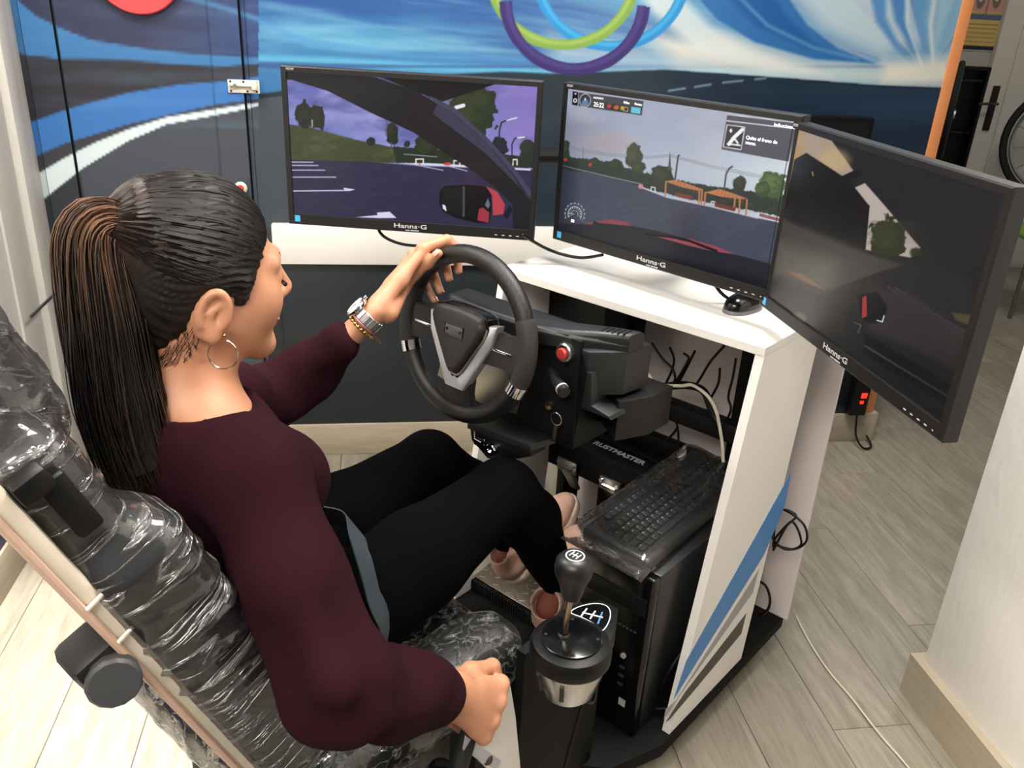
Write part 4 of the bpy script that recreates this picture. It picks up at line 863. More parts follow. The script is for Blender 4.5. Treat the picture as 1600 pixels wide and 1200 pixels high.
kbd = thing('keyboard', 'black full-size keyboard in a clear plastic sleeve on the computer tower', 'keyboard', (.14, .06, .50))
KC = V(.138, .052, .516); KA = math.radians(2.0)
KM = frame(KC, V(-math.sin(KA) , math.cos(KA), 0.0), V(-math.cos(KA), -math.sin(KA), .05), V(.05, 0, 1).normalized())   # local x = along the rows, y = towards the function keys
part('keyboard_body', lambda b: box(b, (0, 0, 0), (.458, .158, .022), KM, .008, 3), mat('keyboard_black', (24, 24, 25), .35), kbd)
M_KEY = mat('key_cap', (30, 30, 32), .45)
kmesh = {}
def keymesh(w):
    if w not in kmesh:
        b = bmesh.new(); box(b, (0, 0, 0), (w * .019 - .003, .016, .009), None, .0022, 2)
        for v in b.verts:
            if v.co.z > 0: v.co.x *= 1 - .0022 / max(w * .019, .01); v.co.y *= .86
        me = bpy.data.meshes.new('key'); b.to_mesh(me); b.free(); me.materials.append(M_KEY); kmesh[w] = me
    return kmesh[w]
rows = [
    (.062, [(0, 1, 'Esc')] + [(2 + i + (i // 4) * .5, 1, 'F%d' % (i + 1)) for i in range(12)]),
    (.033, [(i, 1, c) for i, c in enumerate('º1234567890\'¡')] + [(13, 2, '←')]),
    (.014, [(0, 1.5, 'Tab')] + [(1.5 + i, 1, c) for i, c in enumerate('QWERTYUIOP`+')] + [(13.5, 1.5, '')]),
    (-.005, [(0, 1.75, 'Bloq')] + [(1.75 + i, 1, c) for i, c in enumerate('ASDFGHJKLÑ´Ç')] + [(13.75, 1.25, '↵')]),
    (-.024, [(0, 1.25, '⇧'), (1.25, 1, '<')] + [(2.25 + i, 1, c) for i, c in enumerate('ZXCVBNM,.-')] + [(12.25, 2.75, '⇧')]),
    (-.043, [(0, 1.25, 'Ctrl'), (1.25, 1.25, '❖'), (2.5, 1.25, 'Alt'), (3.75, 6.25, ''), (10, 1.25, 'Gr'), (11.25, 1.25, '❖'), (12.5, 1.25, '▤'), (13.75, 1.25, 'Ctrl')])]
for r, yy in enumerate((.062, .033, .014, -.005, -.024, -.043)):
    ex = []
    if r in (0, 1, 2): ex += [(15.25 + i, 1, '') for i in range(3)]
    if r == 4: ex += [(16.25, 1, '▲')]
    if r == 5: ex += [(15.25 + i, 1, '◄▼►'[i]) for i in range(3)]
    if r in (1, 2, 3, 4): ex += [(18.5 + i, 1, ('/*-', '789', '456', '123')[r - 1][i]) for i in range(3)]
    if r in (1, 2, 3): ex += [(21.5, 1, '+')]
    if r == 5: ex += [(18.5, 2, '0'), (20.5, 1, '.'), (21.5, 1, '')]
    rows[r][1].extend(ex)
legs = bmesh.new()
for yy, ks in rows:
    for x, w, s in ks:
        cx = -.2137 + (x + w / 2) * .019
        o = bpy.data.objects.new('key', keymesh(w)); COL.objects.link(o); o.matrix_world = KM @ Matrix.Translation((cx, yy - .004, .0135)); o.location, o.rotation_euler = o.matrix_world.to_translation(), o.matrix_world.to_euler(); adopt(o, kbd)
        if s and s.strip() and ord(s[0]) < 255:
            me = text_mesh(s, .0058 if len(s) < 2 else .0036, KM @ Matrix.Translation((cx - .002, yy + .0005, .01825)), .0001); legs.from_mesh(me); bpy.data.meshes.remove(me)
lg = obj('key_legends', legs, mat('key_print', (200, 200, 200), .5), kbd); lg['kind'] = 'stuff'
obj('maker_logo', text_mesh('logitech', .010, KM @ Matrix.Translation((.17, .0725, .0112)), .0002), M_LOGO, kbd)
def sleeve(me_name, Mx, sx, sy, sz, amp, n=(60, 26), over=0.03):
    """closed pillow-like bag"""
    nu, nv = n; b = bmesh.new()
    def pt(i, j, top):
        u = i / (nu - 1) * 2 - 1; v = j / (nv - 1) * 2 - 1
        e = min(1, (1 - abs(u)) * 9) * min(1, (1 - abs(v)) * 6); e = e ** .5
        x = u * sx / 2; y = v * sy / 2
        w = float(fbm(np.array([x * 28 + 9 * top]), np.array([y * 34]), 60 + top)[0] - .5) + .5 * abs(math.sin((x * 1.0 + y * .7) * 120 + 2 * math.sin(y * 60)))* .5
        z = (sz if top else -sz * .55) * e + amp * w * (1.0 if top else .3) + (-.012 * max(0, -u - .82) / .18)
        return Mx @ V(x, y, z)
    for top in (1, 0):
        g = [[b.verts.new(pt(i, j, top)) for j in range(nv)] for i in range(nu)]
        for i in range(nu - 1):
            for j in range(nv - 1):
                q = (g[i][j], g[i + 1][j], g[i + 1][j + 1], g[i][j + 1]); b.faces.new(q if top else q[::-1])
    bmesh.ops.remove_doubles(b, verts=b.verts[:], dist=.0002)
    return b
M_FILM = film_mat('clear_film', .012, .08, .05, 40, .12)
obj('plastic_sleeve', sleeve('sleeve', KM @ Matrix.Translation((-.012, .006, .004)), .515, .190, .021, .008), M_FILM, kbd, angle=180, label='crinkled clear plastic sleeve')

mc = on_z(1160, 484, DZ)
ms = thing('computer_mouse', 'black and grey computer mouse on the white desk top', 'mouse', tuple(mc))
Mm = Matrix.Translation(mc) @ Matrix.Rotation(-.15, 4, 'Z')
def mouse(b, k=1., z0=0., hh=.034, ln=.105, wd=.062):
    t_ = bmesh.new(); bmesh.ops.create_uvsphere(t_, u_segments=28, v_segments=16, radius=1)
    for v in t_.verts:
        y = v.co.y; w = wd / 2 * (1 - .12 * math.cos(y * 2.2)); hz_ = hh * (1 - .25 * max(0, y)) ; v.co = Vector((v.co.x * w * k, y * ln / 2 * k, z0 + max(v.co.z, 0) ** .8 * hz_ if v.co.z > 0 else z0))
    merge(b, t_, Mm)
part('mouse_shell', lambda b: mouse(b, .97, .008, .030), M_BLACKG, ms); part('mouse_side', lambda b: mouse(b, 1.0, .0, .022), mat('mouse_grey', (96, 98, 102), .4), ms)
part('scroll_wheel', lambda b: cyl(b, Mm @ V(-.004, .03, .034), Mm @ V(.004, .03, .034), .008, 14), M_RUBBER, ms)
obj('mouse_logo', text_mesh('logitech', .009, Mm @ Matrix.Translation((0, -.012, .0388)), .0002), M_LOGO, ms)

# ------------------------------------------------------------------ shifter and its mounting board
SZ = .600
scn = on_z(893, 998, SZ)
sh = thing('gear_shifter', 'black and silver H-pattern gear shifter on a black board', 'gear shifter', (scn[0], scn[1], .47))
S0 = Matrix.Translation(scn)
part('cup', lambda b: lathe(b, [(0, -.100), (.040, -.100), (.044, -.095), (.060, -.034), (.058, -.030), (0, -.030)], S0, 40), mat('silver_cup', (205, 204, 200), .2, metal=1), sh, label='polished silver cup')
for a in (-1.9, -1.1): part('cup_slot', lambda b: box(b, (0, 0, 0), (.007, .006, .034), S0 @ Matrix.Rotation(a, 4, 'Z') @ Matrix.Translation((.0535, 0, -.062)) @ Matrix.Rotation(.20, 4, 'Y') @ Matrix.Rotation(PI / 2, 4, 'Z'), .001), M_DGREY, sh)
part('collar', lambda b: lathe(b, [(0, -.034), (.062, -.034), (.064, -.030), (.064, -.012), (.060, -.004), (.050, 0), (0, .0)], S0, 48), M_BLACK, sh)
tp = part('top_plate', lambda b: lathe(b, [(0, -.001), (.047, -.001), (.047, .003), (.045, .004), (0, .004)], S0, 40), M_BLACKG, sh)
for a in (.6, 2.2, 3.8, 5.4): part('plate_screw', lambda b: cyl(b, S0 @ V(.040 * math.cos(a), .040 * math.sin(a), .003), S0 @ V(.040 * math.cos(a), .040 * math.sin(a), .0055), .003, 8), M_DGREY, tp)
ext = [on_z(*p, SZ - .004) for p in ((864, 962), (890, 946), (938, 936), (966, 950), (962, 985), (950, 1010), (905, 1010))]
part('pattern_housing', lambda b: prism(b, [(p[0], p[1]) for p in ext], SZ - .034, SZ - .004, None, .003), M_BLACK, sh)
e2 = [on_z(*p, SZ - .003) for p in ((892, 957), (905, 948), (930, 943), (948, 947), (954, 960), (948, 978), (938, 986), (928, 975), (910, 965))]
e2s = spline(e2, 5, True)
pp = part('pattern_plate', lambda b: prism(b, [(p[0], p[1]) for p in e2s], SZ - .0045, SZ - .0032), M_BLACKG, sh)
part('pattern_outline', lambda b: tube(b, [V(p[0], p[1], SZ - .003) for p in e2s], .0009, 5, closed=True), M_PRINT, pp)
def pxl(b, pts, z, r): tube(b, [V(*on_z(*p, z)) for p in pts], r, 5)
M_BLUEP = mat('blue_print', (84, 132, 190), .5)
for seg, mm in (([(917, 951), (908, 963)], M_PRINT), ([(910, 957), (942, 965)], M_PRINT), ([(930, 955), (922, 967)], M_PRINT), ([(941, 957), (934, 975)], M_BLUEP)):
    part('pattern_line', lambda b: pxl(b, seg, SZ - .0028, .0014), mm, pp)
rb0 = np.array(on_z(881, 994, SZ + .003)); rk = rb0 + np.array([.004, .004, .118])
part('rod', lambda b: tube(b, [V(*rb0), V(*(rk - UP * .02))], .0048, 14), mat('rod_steel', (176, 160, 140), .25, metal=1), sh)
part('rod_boot', lambda b: lathe(b, [(.012, .0), (.010, .004), (.006, .006)], Matrix.Translation(rb0), 16), M_BLACK, sh)
kn = part('knob', lambda b: lathe(b, [(0, -.044), (.013, -.044), (.016, -.038), (.019, -.022), (.027, -.002), (.0295, .010), (.028, .022), (.022, .029), (.013, .0315), (0, .032)], Matrix.Translation(rk), 32), mat('knob_black', (22, 22, 23), .4), sh)
def emblem(b):
    c0 = V(*rk) + V(0, 0, .0325)
    tube(b, [c0 + V(.0135 * math.cos(a), .0135 * math.sin(a), -.0012) for a in np.linspace(0, 2 * PI, 30, endpoint=False)], .0011, 5, closed=True)
def emb2(b):
    c0 = V(*rk) + V(0, 0, .0325)
    for x in (-.006, 0, .006): tube(b, [c0 + V(x, -.0065, 0), c0 + V(x, .0065, 0)], .0009, 5)
    tube(b, [c0 + V(-.006, 0, 0), c0 + V(.006, 0, 0)], .0009, 5)
part('emblem_ring', emblem, M_PRINT, kn); part('emblem_pattern', emb2, M_PRINT, kn)
bdm = thing('mounting_board', 'black upright board carrying the gear shifter beside the seat', 'board', (.225, -.43, .1))
part('board_panel', lambda b: prism(b, [(-.53, .10), (-.292, .10), (-.292, .44), (-.36, .52), (-.53, .52)], .2, .218, frame((0, 0, 0), (0, 1, 0), (0, 0, 1), (1, 0, 0)), .001), mat('black_board', (7, 7, 7), .6, spec=.2), bdm)
part('shifter_bracket', lambda b: box(b, (.236, -.46, .518), (.05, .10, .006), None, .001), M_BLACKM, bdm)
# connector on the platform
pc0 = np.array(on_z(972, 1103, .115)); pc1 = np.array(on_z(1012, 1107, .115))
cn = thing('cable_connector', 'black round cable connector with silver ring on the platform', 'connector', tuple(pc0 - UP * .012))
dv = (pc1 - pc0)
part('plug_body', lambda b: cyl(b, pc0 - dv * .7, pc0, .008, 14, .001), M_RUBBER, cn); part('plug_ring', lambda b: cyl(b, pc0 + dv * .0, pc0 + dv * .25, .0095, 18, .001), M_CHROME, cn); part('plug_socket', lambda b: cyl(b, pc0 + dv * .25, pc0 + dv * 1.2, .009, 14, .001), M_RUBBER, cn)
part('plug_cable', lambda b: tube(b, spline([pc0 + dv * 1.2, pc0 + dv * 2.0 + UP * .01, np.array([.255, -.10, .16]), np.array([.262, -.06, .24]), np.array([.262, .10, .26])], 6), .0035, 6), M_BLACK, cn)

# ------------------------------------------------------------------ handbrake
hb = thing('handbrake', 'handbrake with white bracket plate and black gaiter beside the seat', 'handbrake', (.28, -.68, .3))
HX = .262
hp = [on_x(*p, HX) for p in ((786, 1060), (798, 1072), (806, 1120), (815, 1215), (786, 1225), (732, 1172), (734, 1140), (760, 1080))]
part('bracket_plate', lambda b: prism(b, [(p[1], p[2]) for p in hp], HX - .014, HX, frame((0, 0, 0), (0, 1, 0), (0, 0, 1), (1, 0, 0)), .001), M_WHITE, hb, label='white bracket plate')
e = on_x(762, 1187, HX); part('bracket_bolt', lambda b: lathe(b, [(0, 0), (.0085, 0), (.0085, .003), (.005, .006), (0, .006)], axis(e, (1, 0, 0)), 18), mat('bolt_brown', (60, 40, 36), .4), hb)
e2_ = [on_x(*p, HX + .002) for p in ((728, 1150), (782, 1188), (776, 1204), (724, 1172))]
part('bracket_flange', lambda b: prism(b, [(p[1], p[2]) for p in e2_], HX, HX + .003, frame((0, 0, 0), (0, 1, 0), (0, 0, 1), (1, 0, 0))), mat('flange_grey', (176, 172, 176), .4), hb)

# ------------------------------------------------------------------ cables
def cable(name, label, pts, r, m, per=8, group=None):
    bm = bmesh.new(); tube(bm, spline(pts, per), r, 6)
    o = obj(name, bm, m, None, angle=180); tag(o, label, 'cable', group); return o
yb = lambda L, y: [on_y(px, py, y) for px, py in L]
cable('white_cable', 'white cable looping through the bundle under the desk', yb([(940, 590), (985, 585), (1013, 585), (1023, 612), (1022, 632)], .10) , .0035, M_CORDW)
cable('white_cable', 'white cable running down the right post inside the cabinet', yb([(1028, 602), (1065, 603), (1082, 602), (1105, 618), (1118, 640), (1123, 660), (1128, 690), (1130, 722)], .255), .0042, M_CORDW)
cable('black_cable', 'thick taped black cable bundle under the desk', yb([(950, 575), (985, 598), (1010, 606), (1040, 604), (1072, 602), (1100, 612), (1115, 650), (1128, 665)], .27), .010, M_BLACK)
for i, L in enumerate(([(1018, 535), (1035, 560), (1050, 575), (1055, 590), (1052, 600)], [(1046, 542), (1053, 560), (1050, 578), (1040, 600)], [(1068, 552), (1076, 560), (1066, 580), (1054, 600)], [(1086, 548), (1070, 580), (1058, 602)], [(1132, 540), (1110, 565), (1095, 590), (1085, 604)], [(1125, 575), (1122, 600), (1108, 626)], [(1150, 560), (1145, 590), (1138, 620), (1142, 640), (1130, 668)], [(1038, 606), (1050, 625), (1055, 650), (1060, 680), (1058, 715)], [(1040, 690), (1058, 668), (1050, 650)])):
    cable('black_cable', ('thin black cable dropping from the desk underside, leftmost', 'second thin black cable under the desk from the left', 'third thin black cable under the desk, short', 'black cable crossing to the taped bundle', 'black cable slanting left from the right post', 'short black cable beside the right post', 'black cable looping right of the post', 'thin black cable hanging past the cross beam', 'thin black cable end resting by the pedals')[i], yb(L, .272 + .004 * i), .0032, M_BLACK)
cable('black_cable', 'black cable hanging below the left monitor', [mL[1] @ V(*p) for p in ((-.09, -.15, -.05), (-.075, -.19, -.04), (-.02, -.207, -.03), (.05, -.200, -.03), (.09, -.165, -.05))], .0035, M_BLACK)
cable('black_cable', 'black cable on the ledge between left and middle monitors', [(-.30, .02, 1.02), (-.28, .10, .975), (-.22, .13, .966), (-.15, .12, .99)], .0035, M_BLACK)
cable('black_cable', 'black cables behind the mouse on the desk', [(.10, .14, 1.0), (.12, .16, .965), (.135, .19, .947), (.15, .25, .947)], .0035, M_BLACK)
L = [(1208, 855), (1214, 800), (1232, 800), (1256, 820), (1260, 845), (1240, 858), (1210, 848), (1225, 825), (1244, 806), (1220, 798), (1206, 835), (1226, 858), (1252, 850), (1236, 815), (1208, 860)]
cable('coiled_cable', 'black coiled cable hanging at the rear edge of the side panel', [on_y(px, py, .30 + .012 * math.sin(i * 1.7)) for i, (px, py) in enumerate(L)], .0028, M_BLACK)
cable('black_cable', 'black cable curving down to the platform behind the side panel', yb([(1180, 905), (1196, 915), (1203, 935), (1200, 952), (1188, 962)], .30), .0035, M_BLACK)
cable('floor_cord', 'thin cream cord lying across the laminate floor', [V(*on_y(1190, 893, .36))] + [V(*on_z(px, py, .004)) for px, py in ((1228, 930), (1250, 975), (1272, 1015), (1300, 1055), (1330, 1090), (1375, 1148), (1420, 1200), (1470, 1270))], .0026, M_CORDW)
cable('black_cable', 'thin black cable trailing from the shifter over the platform', [scn - UP * .095, scn + np.array([.02, .05, -.15]), np.array([.244, -.36, .40]), np.array([.250, -.42, .25]), np.array([.245, -.45, .106]), np.array([.235, -.47, .104])], .003, M_BLACK)
# power strip at the wall end
u, z = on_wall(1342, 612, .03)
t = thing('power_strip', 'black power box with red lit switches at the wall end', 'power strip', wp(u, .03, .118))
part('strip_case', lambda b: wbox(b, u - .035, u + .028, .018, .06, z - .085, z + .17, .004), M_BLACK, t)
M_REDL = mat('red_rocker', (220, 40, 26), .3, emis=(255, 50, 30), estr=1.2)
part('rocker_switch', lambda b: wbox(b, u - .006, u + .016, .06, .064, z - .012, z + .008, .001), M_REDL, t); part('rocker_switch', lambda b: wbox(b, u - .006, u + .008, .06, .064, z - .035, z - .023, .001), M_REDL, t)
part('power_cable', lambda b: tube(b, spline([wp(u + .0, .05, z - .08), wp(u + .01, .06, .05), wp(u + .03, .09, .012), wp(u + .07, .08, .01), wp(u + .075, .03, .03)], 8), .004, 6), M_BLACK, t)

# ------------------------------------------------------------------ smooth bodies from blended shapes (distance field -> quads)
class Field:
    def __init__(s, lo, hi, h):
        s.lo = np.array(lo, float); s.h = h; s.n = np.ceil((np.array(hi) - s.lo) / h).astype(int) + 1
        s.D = np.full(s.n, .2, np.float32)
        s.ax = [(s.lo[i] + h * np.arange(s.n[i])).astype(np.float32) for i in range(3)]
    def block(s, lo, hi):
        a = np.clip(np.floor((np.array(lo) - s.lo) / s.h).astype(int), 0, s.n); b = np.clip(np.ceil((np.array(hi) - s.lo) / s.h).astype(int) + 1, 0, s.n)
        sl = tuple(slice(a[i], b[i]) for i in range(3)); g = np.meshgrid(*[s.ax[i][sl[i]] for i in range(3)], indexing='ij')
        return sl, g
    def blend(s, sl, d, k, sub=False):
        if d.size == 0: return
        o = s.D[sl]
        if sub:
            d = -d; q = np.maximum(k - np.abs(o - d), 0) / k; s.D[sl] = np.maximum(o, d) + q * q * k * .25
        else:
            q = np.maximum(k - np.abs(o - d), 0) / k; s.D[sl] = np.minimum(o, d) - q * q * k * .25
    def cone(s, a, b, ra, rb, k=.02, sub=False, ec=None):
        a = np.array(a, float); b = np.array(b, float); m = max(ra, rb) * (1.6 if ec else 1) + k + .02
        sl, (X, Y, Z) = s.block(np.minimum(a, b) - m, np.maximum(a, b) + m)
        e = b - a; L = e @ e + 1e-12; t = np.clip(((X - a[0]) * e[0] + (Y - a[1]) * e[1] + (Z - a[2]) * e[2]) / L, 0, 1)
        dx, dy, dz = X - a[0] - e[0] * t, Y - a[1] - e[1] * t, Z - a[2] - e[2] * t
        if ec:                                      # squash along a direction
            n, f = np.array(ec[0], float), ec[1]; n = n / np.linalg.norm(n); q = (dx * n[0] + dy * n[1] + dz * n[2]) * (1 / f - 1); dx, dy, dz = dx + n[0] * q, dy + n[1] * q, dz + n[2] * q
        s.blend(sl, np.sqrt(dx * dx + dy * dy + dz * dz) - (ra + (rb - ra) * t), k, sub)
    def path(s, pts, rs, k=.015, **kw):
        for i in range(len(pts) - 1): s.cone(pts[i], pts[i + 1], rs[i], rs[i + 1], k, **kw)
    def ell(s, c, r, A=None, k=.03, sub=False):
        c = np.array(c, float); r = np.array(r, float); m = max(r) + k + .02; A = np.eye(3) if A is None else np.array(A, float)   # rows of A = local axes
        sl, (X, Y, Z) = s.block(c - m, c + m); X, Y, Z = X - c[0], Y - c[1], Z - c[2]
        u = [(A[i, 0] * X + A[i, 1] * Y + A[i, 2] * Z) for i in range(3)]
        k0 = np.sqrt(sum((u[i] / r[i]) ** 2 for i in range(3))); k1 = np.sqrt(sum((u[i] / r[i] ** 2) ** 2 for i in range(3))) + 1e-9
        s.blend(sl, k0 * (k0 - 1) / k1, k, sub)
    def rbox(s, c, half, rad, A=None, k=.02, sub=False, fn=None):
        c = np.array(c, float); half = np.array(half, float); m = np.linalg.norm(half) + k + .02; A = np.eye(3) if A is None else np.array(A, float)
        sl, (X, Y, Z) = s.block(c - m, c + m); X, Y, Z = X - c[0], Y - c[1], Z - c[2]
        u = [(A[i, 0] * X + A[i, 1] * Y + A[i, 2] * Z) for i in range(3)]
        q = [np.abs(u[i]) - half[i] + rad for i in range(3)]
        d = np.sqrt(sum(np.maximum(v, 0) ** 2 for v in q)) + np.minimum(np.maximum(np.maximum(q[0], q[1]), q[2]), 0) - rad
        if fn: d = d + fn(u)
        s.blend(sl, d, k, sub)
    def plane(s, p, n, k=.004):
        n = np.array(n, float); n /= np.linalg.norm(n); sl, (X, Y, Z) = s.block(s.lo - 1, s.lo + s.n * s.h + 1)
        s.D = np.maximum(s.D, (X - p[0]) * n[0] + (Y - p[1]) * n[1] + (Z - p[2]) * n[2])      # keep the side opposite to n
    def add(s, fn):
        g = np.meshgrid(*s.ax, indexing='ij'); near = np.abs(s.D) < .05
        s.D[near] += fn(g[0][near], g[1][near], g[2][near]).astype(np.float32)
    def mesh(s, it=1):
        D = s.D; n = np.array(D.shape); S = D < 0
        c = [S[i:n[0] - 1 + i, j:n[1] - 1 + j, k:n[2] - 1 + k] for i in (0, 1) for j in (0, 1) for k in (0, 1)]
        cnt = sum(x.astype(np.int8) for x in c); act = (cnt > 0) & (cnt < 8)
        idx = np.full(act.shape, -1, np.int64); cells = np.argwhere(act); idx[act] = np.arange(len(cells))
        P = np.zeros((len(cells), 3)); W = np.zeros(len(cells))
        corner = [(i, j, k) for i in (0, 1) for j in (0, 1) for k in (0, 1)]
        for a in corner:
            for ax in range(3):
                if a[ax]: continue
                b = list(a); b[ax] = 1
                va = D[cells[:, 0] + a[0], cells[:, 1] + a[1], cells[:, 2] + a[2]]; vb = D[cells[:, 0] + b[0], cells[:, 1] + b[1], cells[:, 2] + b[2]]
                x = (va < 0) != (vb < 0); t = np.where(x, va / (va - vb + 1e-12), 0)
                q = np.tile(np.array(a, float), (len(cells), 1)); q[:, ax] += t
                P[x] += q[x]; W[x] += 1
        P = (P / W[:, None] + cells) * s.h + s.lo
        Q = []
        for ax in range(3):
            o = [i for i in range(3) if i != ax]; a = [slice(1, -1)] * 3; a[ax] = slice(0, -1); b = [slice(1, -1)] * 3; b[ax] = slice(1, None)
            s0 = S[tuple(a)]; s1 = S[tuple(b)]; e = np.argwhere(s0 != s1); 
            if not len(e): continue
            fl = s0[e[:, 0], e[:, 1], e[:, 2]]; e = e + np.array([0 if i == ax else 1 for i in range(3)])
            def at(d1, d2):
                f = e.copy(); f[:, o[0]] += d1; f[:, o[1]] += d2; return idx[f[:, 0], f[:, 1], f[:, 2]]
            q = np.stack([at(-1, -1), at(0, -1), at(0, 0), at(-1, 0)], 1)
            if ax == 1: fl = ~fl
            q[~fl] = q[~fl][:, ::-1]; Q.append(q)
        Q = np.concatenate(Q); Q = Q[(Q >= 0).all(1)]
        return P, Q
def vq_mesh(name, parts, col=None):
    V_ = np.concatenate([p for p, q in parts]); off = np.cumsum([0] + [len(p) for p, q in parts[:-1]]); Q = np.concatenate([q + o for (p, q), o in zip(parts, off)])
    me = bpy.data.meshes.new(name); me.vertices.add(len(V_)); me.vertices.foreach_set('co', V_.astype(np.float32).ravel())
    me.loops.add(Q.size); me.loops.foreach_set('vertex_index', Q.ravel().astype(np.int32)); me.polygons.add(len(Q)); me.polygons.foreach_set('loop_start', (np.arange(len(Q)) * 4).astype(np.int32))
    me.update(calc_edges=True)
    if col is not None:
        at = me.color_attributes.new('Col', 'FLOAT_COLOR', 'POINT'); C = col(V_); at.data.foreach_set('color', np.concatenate([C, np.ones((len(C), 1))], 1).astype(np.float32).ravel())
    return me
def n3(x, y, z, seed=0, o=3): return (fbm(x + .37 * z, y - .53 * z, seed, o) + fbm(y + 11.3, z + .41 * x, seed + 7, o)) * .5 - .5

# ------------------------------------------------------------------ seat
SX = -.095                                          # driver's centre line
st = thing('driver_seat', 'black driving seat wrapped in crinkled clear plastic film', 'seat', (SX, -.85, 0))
RA = np.array([0, -.395, .919]); NA = np.array([0, .919, .395])   # up along the backrest, forward normal
BC = np.array([SX, -1.045, .80])                     # backrest centre
AX = np.array([[1, 0, 0], NA, RA])
def seat_back(grow=0., film=False, h=.008):
    F = Field((SX - .32, -1.33, .40), (SX + .32, -.70, 1.20), h)
    F.rbox(BC + NA * .006, (.225 + grow, .034 + grow, .325 + grow), .03, AX, .02)
    for s in (-1, 1):
        F.rbox(BC + np.array([s * .198, 0, 0]) + NA * .022 - RA * .075, (.050 + grow, .052 + grow, .25 + grow), .035, AX, .04)
    if film:
        def wr(x, y, z):
            l = (y - BC[1]) * RA[1] + (z - BC[2]) * RA[2]; d = (y - BC[1]) * NA[1] + (z - BC[2]) * NA[2]
            w = l * 150 + 3.0 * np.sin(d * 16) + 9 * n3(x * 5, y * 5, z * 5, 71)
            return -.0055 * np.maximum(0, np.sin(w)) ** 5 * np.clip(n3(x * 9, y * 9, z * 9, 33) * 8 + .9, 0, 1) - .002 * n3(x * 20, y * 20, z * 20, 80)
        F.add(wr)
    return F.mesh()
M_VINYL = mat('black_seat_fabric', (22, 22, 24), .55, bump=.3, bscale=500)
def crease_film(name, ang, sc, white=.02, crease=.22):
    m = film_mat(name, white, .10, .25, 26, .10); nt = m.node_tree; N = nt.nodes; L = nt.links
    tc = N.new('ShaderNodeTexCoord'); r = N.new('ShaderNodeMapping'); r.inputs['Rotation'].default_value = ang; q = N.new('ShaderNodeMapping'); q.inputs['Scale'].default_value = sc
    L.new(tc.outputs['Object'], r.inputs[0]); L.new(r.outputs[0], q.inputs[0])
    n = N.new('ShaderNodeTexNoise'); n.inputs['Scale'].default_value = 1; n.inputs['Detail'].default_value = 5; n.inputs['Distortion'].default_value = .9; L.new(q.outputs[0], n.inputs['Vector'])
    cr = N.new('ShaderNodeValToRGB'); e = cr.color_ramp.elements; e[0].position = .48; e[0].color = (0, 0, 0, 1); e[1].position = .535; e[1].color = (0, 0, 0, 1); x = e.new(.507); x.color = (1, 1, 1, 1)
    L.new(n.outputs[0], cr.inputs[0])
    ma = N.new('ShaderNodeMath'); ma.operation = 'MULTIPLY_ADD'; ma.inputs[1].default_value = crease; ma.inputs[2].default_value = white; L.new(cr.outputs[0], ma.inputs[0])
    mx = [k for k in N if k.type == 'MIX_SHADER' and not k.inputs[0].is_linked][0]; L.new(ma.outputs[0], mx.inputs[0])
    bp = [k for k in N if k.type == 'BUMP'][0]; b2 = N.new('ShaderNodeBump'); b2.inputs['Strength'].default_value = .7; b2.inputs['Distance'].default_value = .006; L.new(cr.outputs[0], b2.inputs['Height']); L.new(bp.outputs[0], b2.inputs['Normal'])
    for k in N:
        if k.type in ('BSDF_GLOSSY', 'BSDF_DIFFUSE', 'FRESNEL'): L.new(b2.outputs[0], k.inputs['Normal'])
    return m
M_SFILM = crease_film('seat_film', (math.radians(-23.3), 0, 0), (5, 5, 34))
M_SFILM2 = crease_film('headrest_crease_film', (.5, .3, .8), (12, 12, 40), .03, .15)
M_SFILM3 = crease_film('cushion_crease_film', (.5, .3, .8), (24, 24, 40), .02, .2)
obj('backrest', vq_mesh('backrest', [seat_back()]), M_VINYL, st, angle=180)
obj('backrest_film', vq_mesh('backrest_film', [seat_back(.006, True, .005)]), M_SFILM, st, angle=180, label='crinkled clear plastic film')
# hard back shell with a bright rim
def shell_pts(off): 
    return [BC + RA * a - NA * (.052 + off) for a in (-.33, .33)]
sx1 = .150
M_SHELL = mat('shell_beige', (206, 194, 176), .12, coat=.6)
sb = part('back_shell', lambda b: box(b, (0, 0, 0), (.482, .020, .68), frame(BC - NA * .036, (1, 0, 0), NA, RA), .006), M_SHELL, st, label='glossy beige back shell')
part('shell_rim', lambda b: tube(b, [V(*(BC - NA * .048 + RA * r_ + np.array([x, 0, 0]))) for x, r_ in ((-.243, -.345), (.243, -.345), (.243, .345), (-.243, .345))], .0045, 8, closed=True), mat('shell_rim_pink', (206, 172, 150), .3), sb)
for r_ in (.10, .16): part('shell_clip', lambda b: tube(b, [V(*(BC - NA * .026 + RA * r_ + np.array([.243, 0, 0]))), V(*(BC - NA * .046 + RA * r_ + np.array([.246, 0, 0])))], .0025, 6), M_CREAM, sb)
def headr(grow=0, film=False):
    F = Field((SX - .26, -1.32, 1.02), (SX + .26, -.98, 1.40), .006); c = np.array([SX, -1.160, 1.125])
    F.rbox(c, (.145 + grow, .052 + grow, .10 + grow), .05 + grow, AX, .02)
    if film: F.add(lambda x, y, z: -.004 * np.maximum(0, np.sin(x * 40 + z * 90 + 6 * n3(x * 8, y * 8, z * 8, 5))) ** 8 - .003 * n3(x * 22, y * 22, z * 22, 8))
    return F.mesh()
hr = obj('headrest', vq_mesh('headrest', [headr()]), M_VINYL, st, angle=180)
obj('headrest_film', vq_mesh('headrest_film', [headr(.007, True)]), M_SFILM2, hr, angle=180, label='clear plastic film over the headrest')
for s in (-.06, .06): part('headrest_post', lambda b: tube(b, [V(*(BC + RA * .28 + np.array([s, 0, 0]))), V(*(BC + RA * .36 + np.array([s, 0, 0])))], .007, 10), M_CHROME, st)
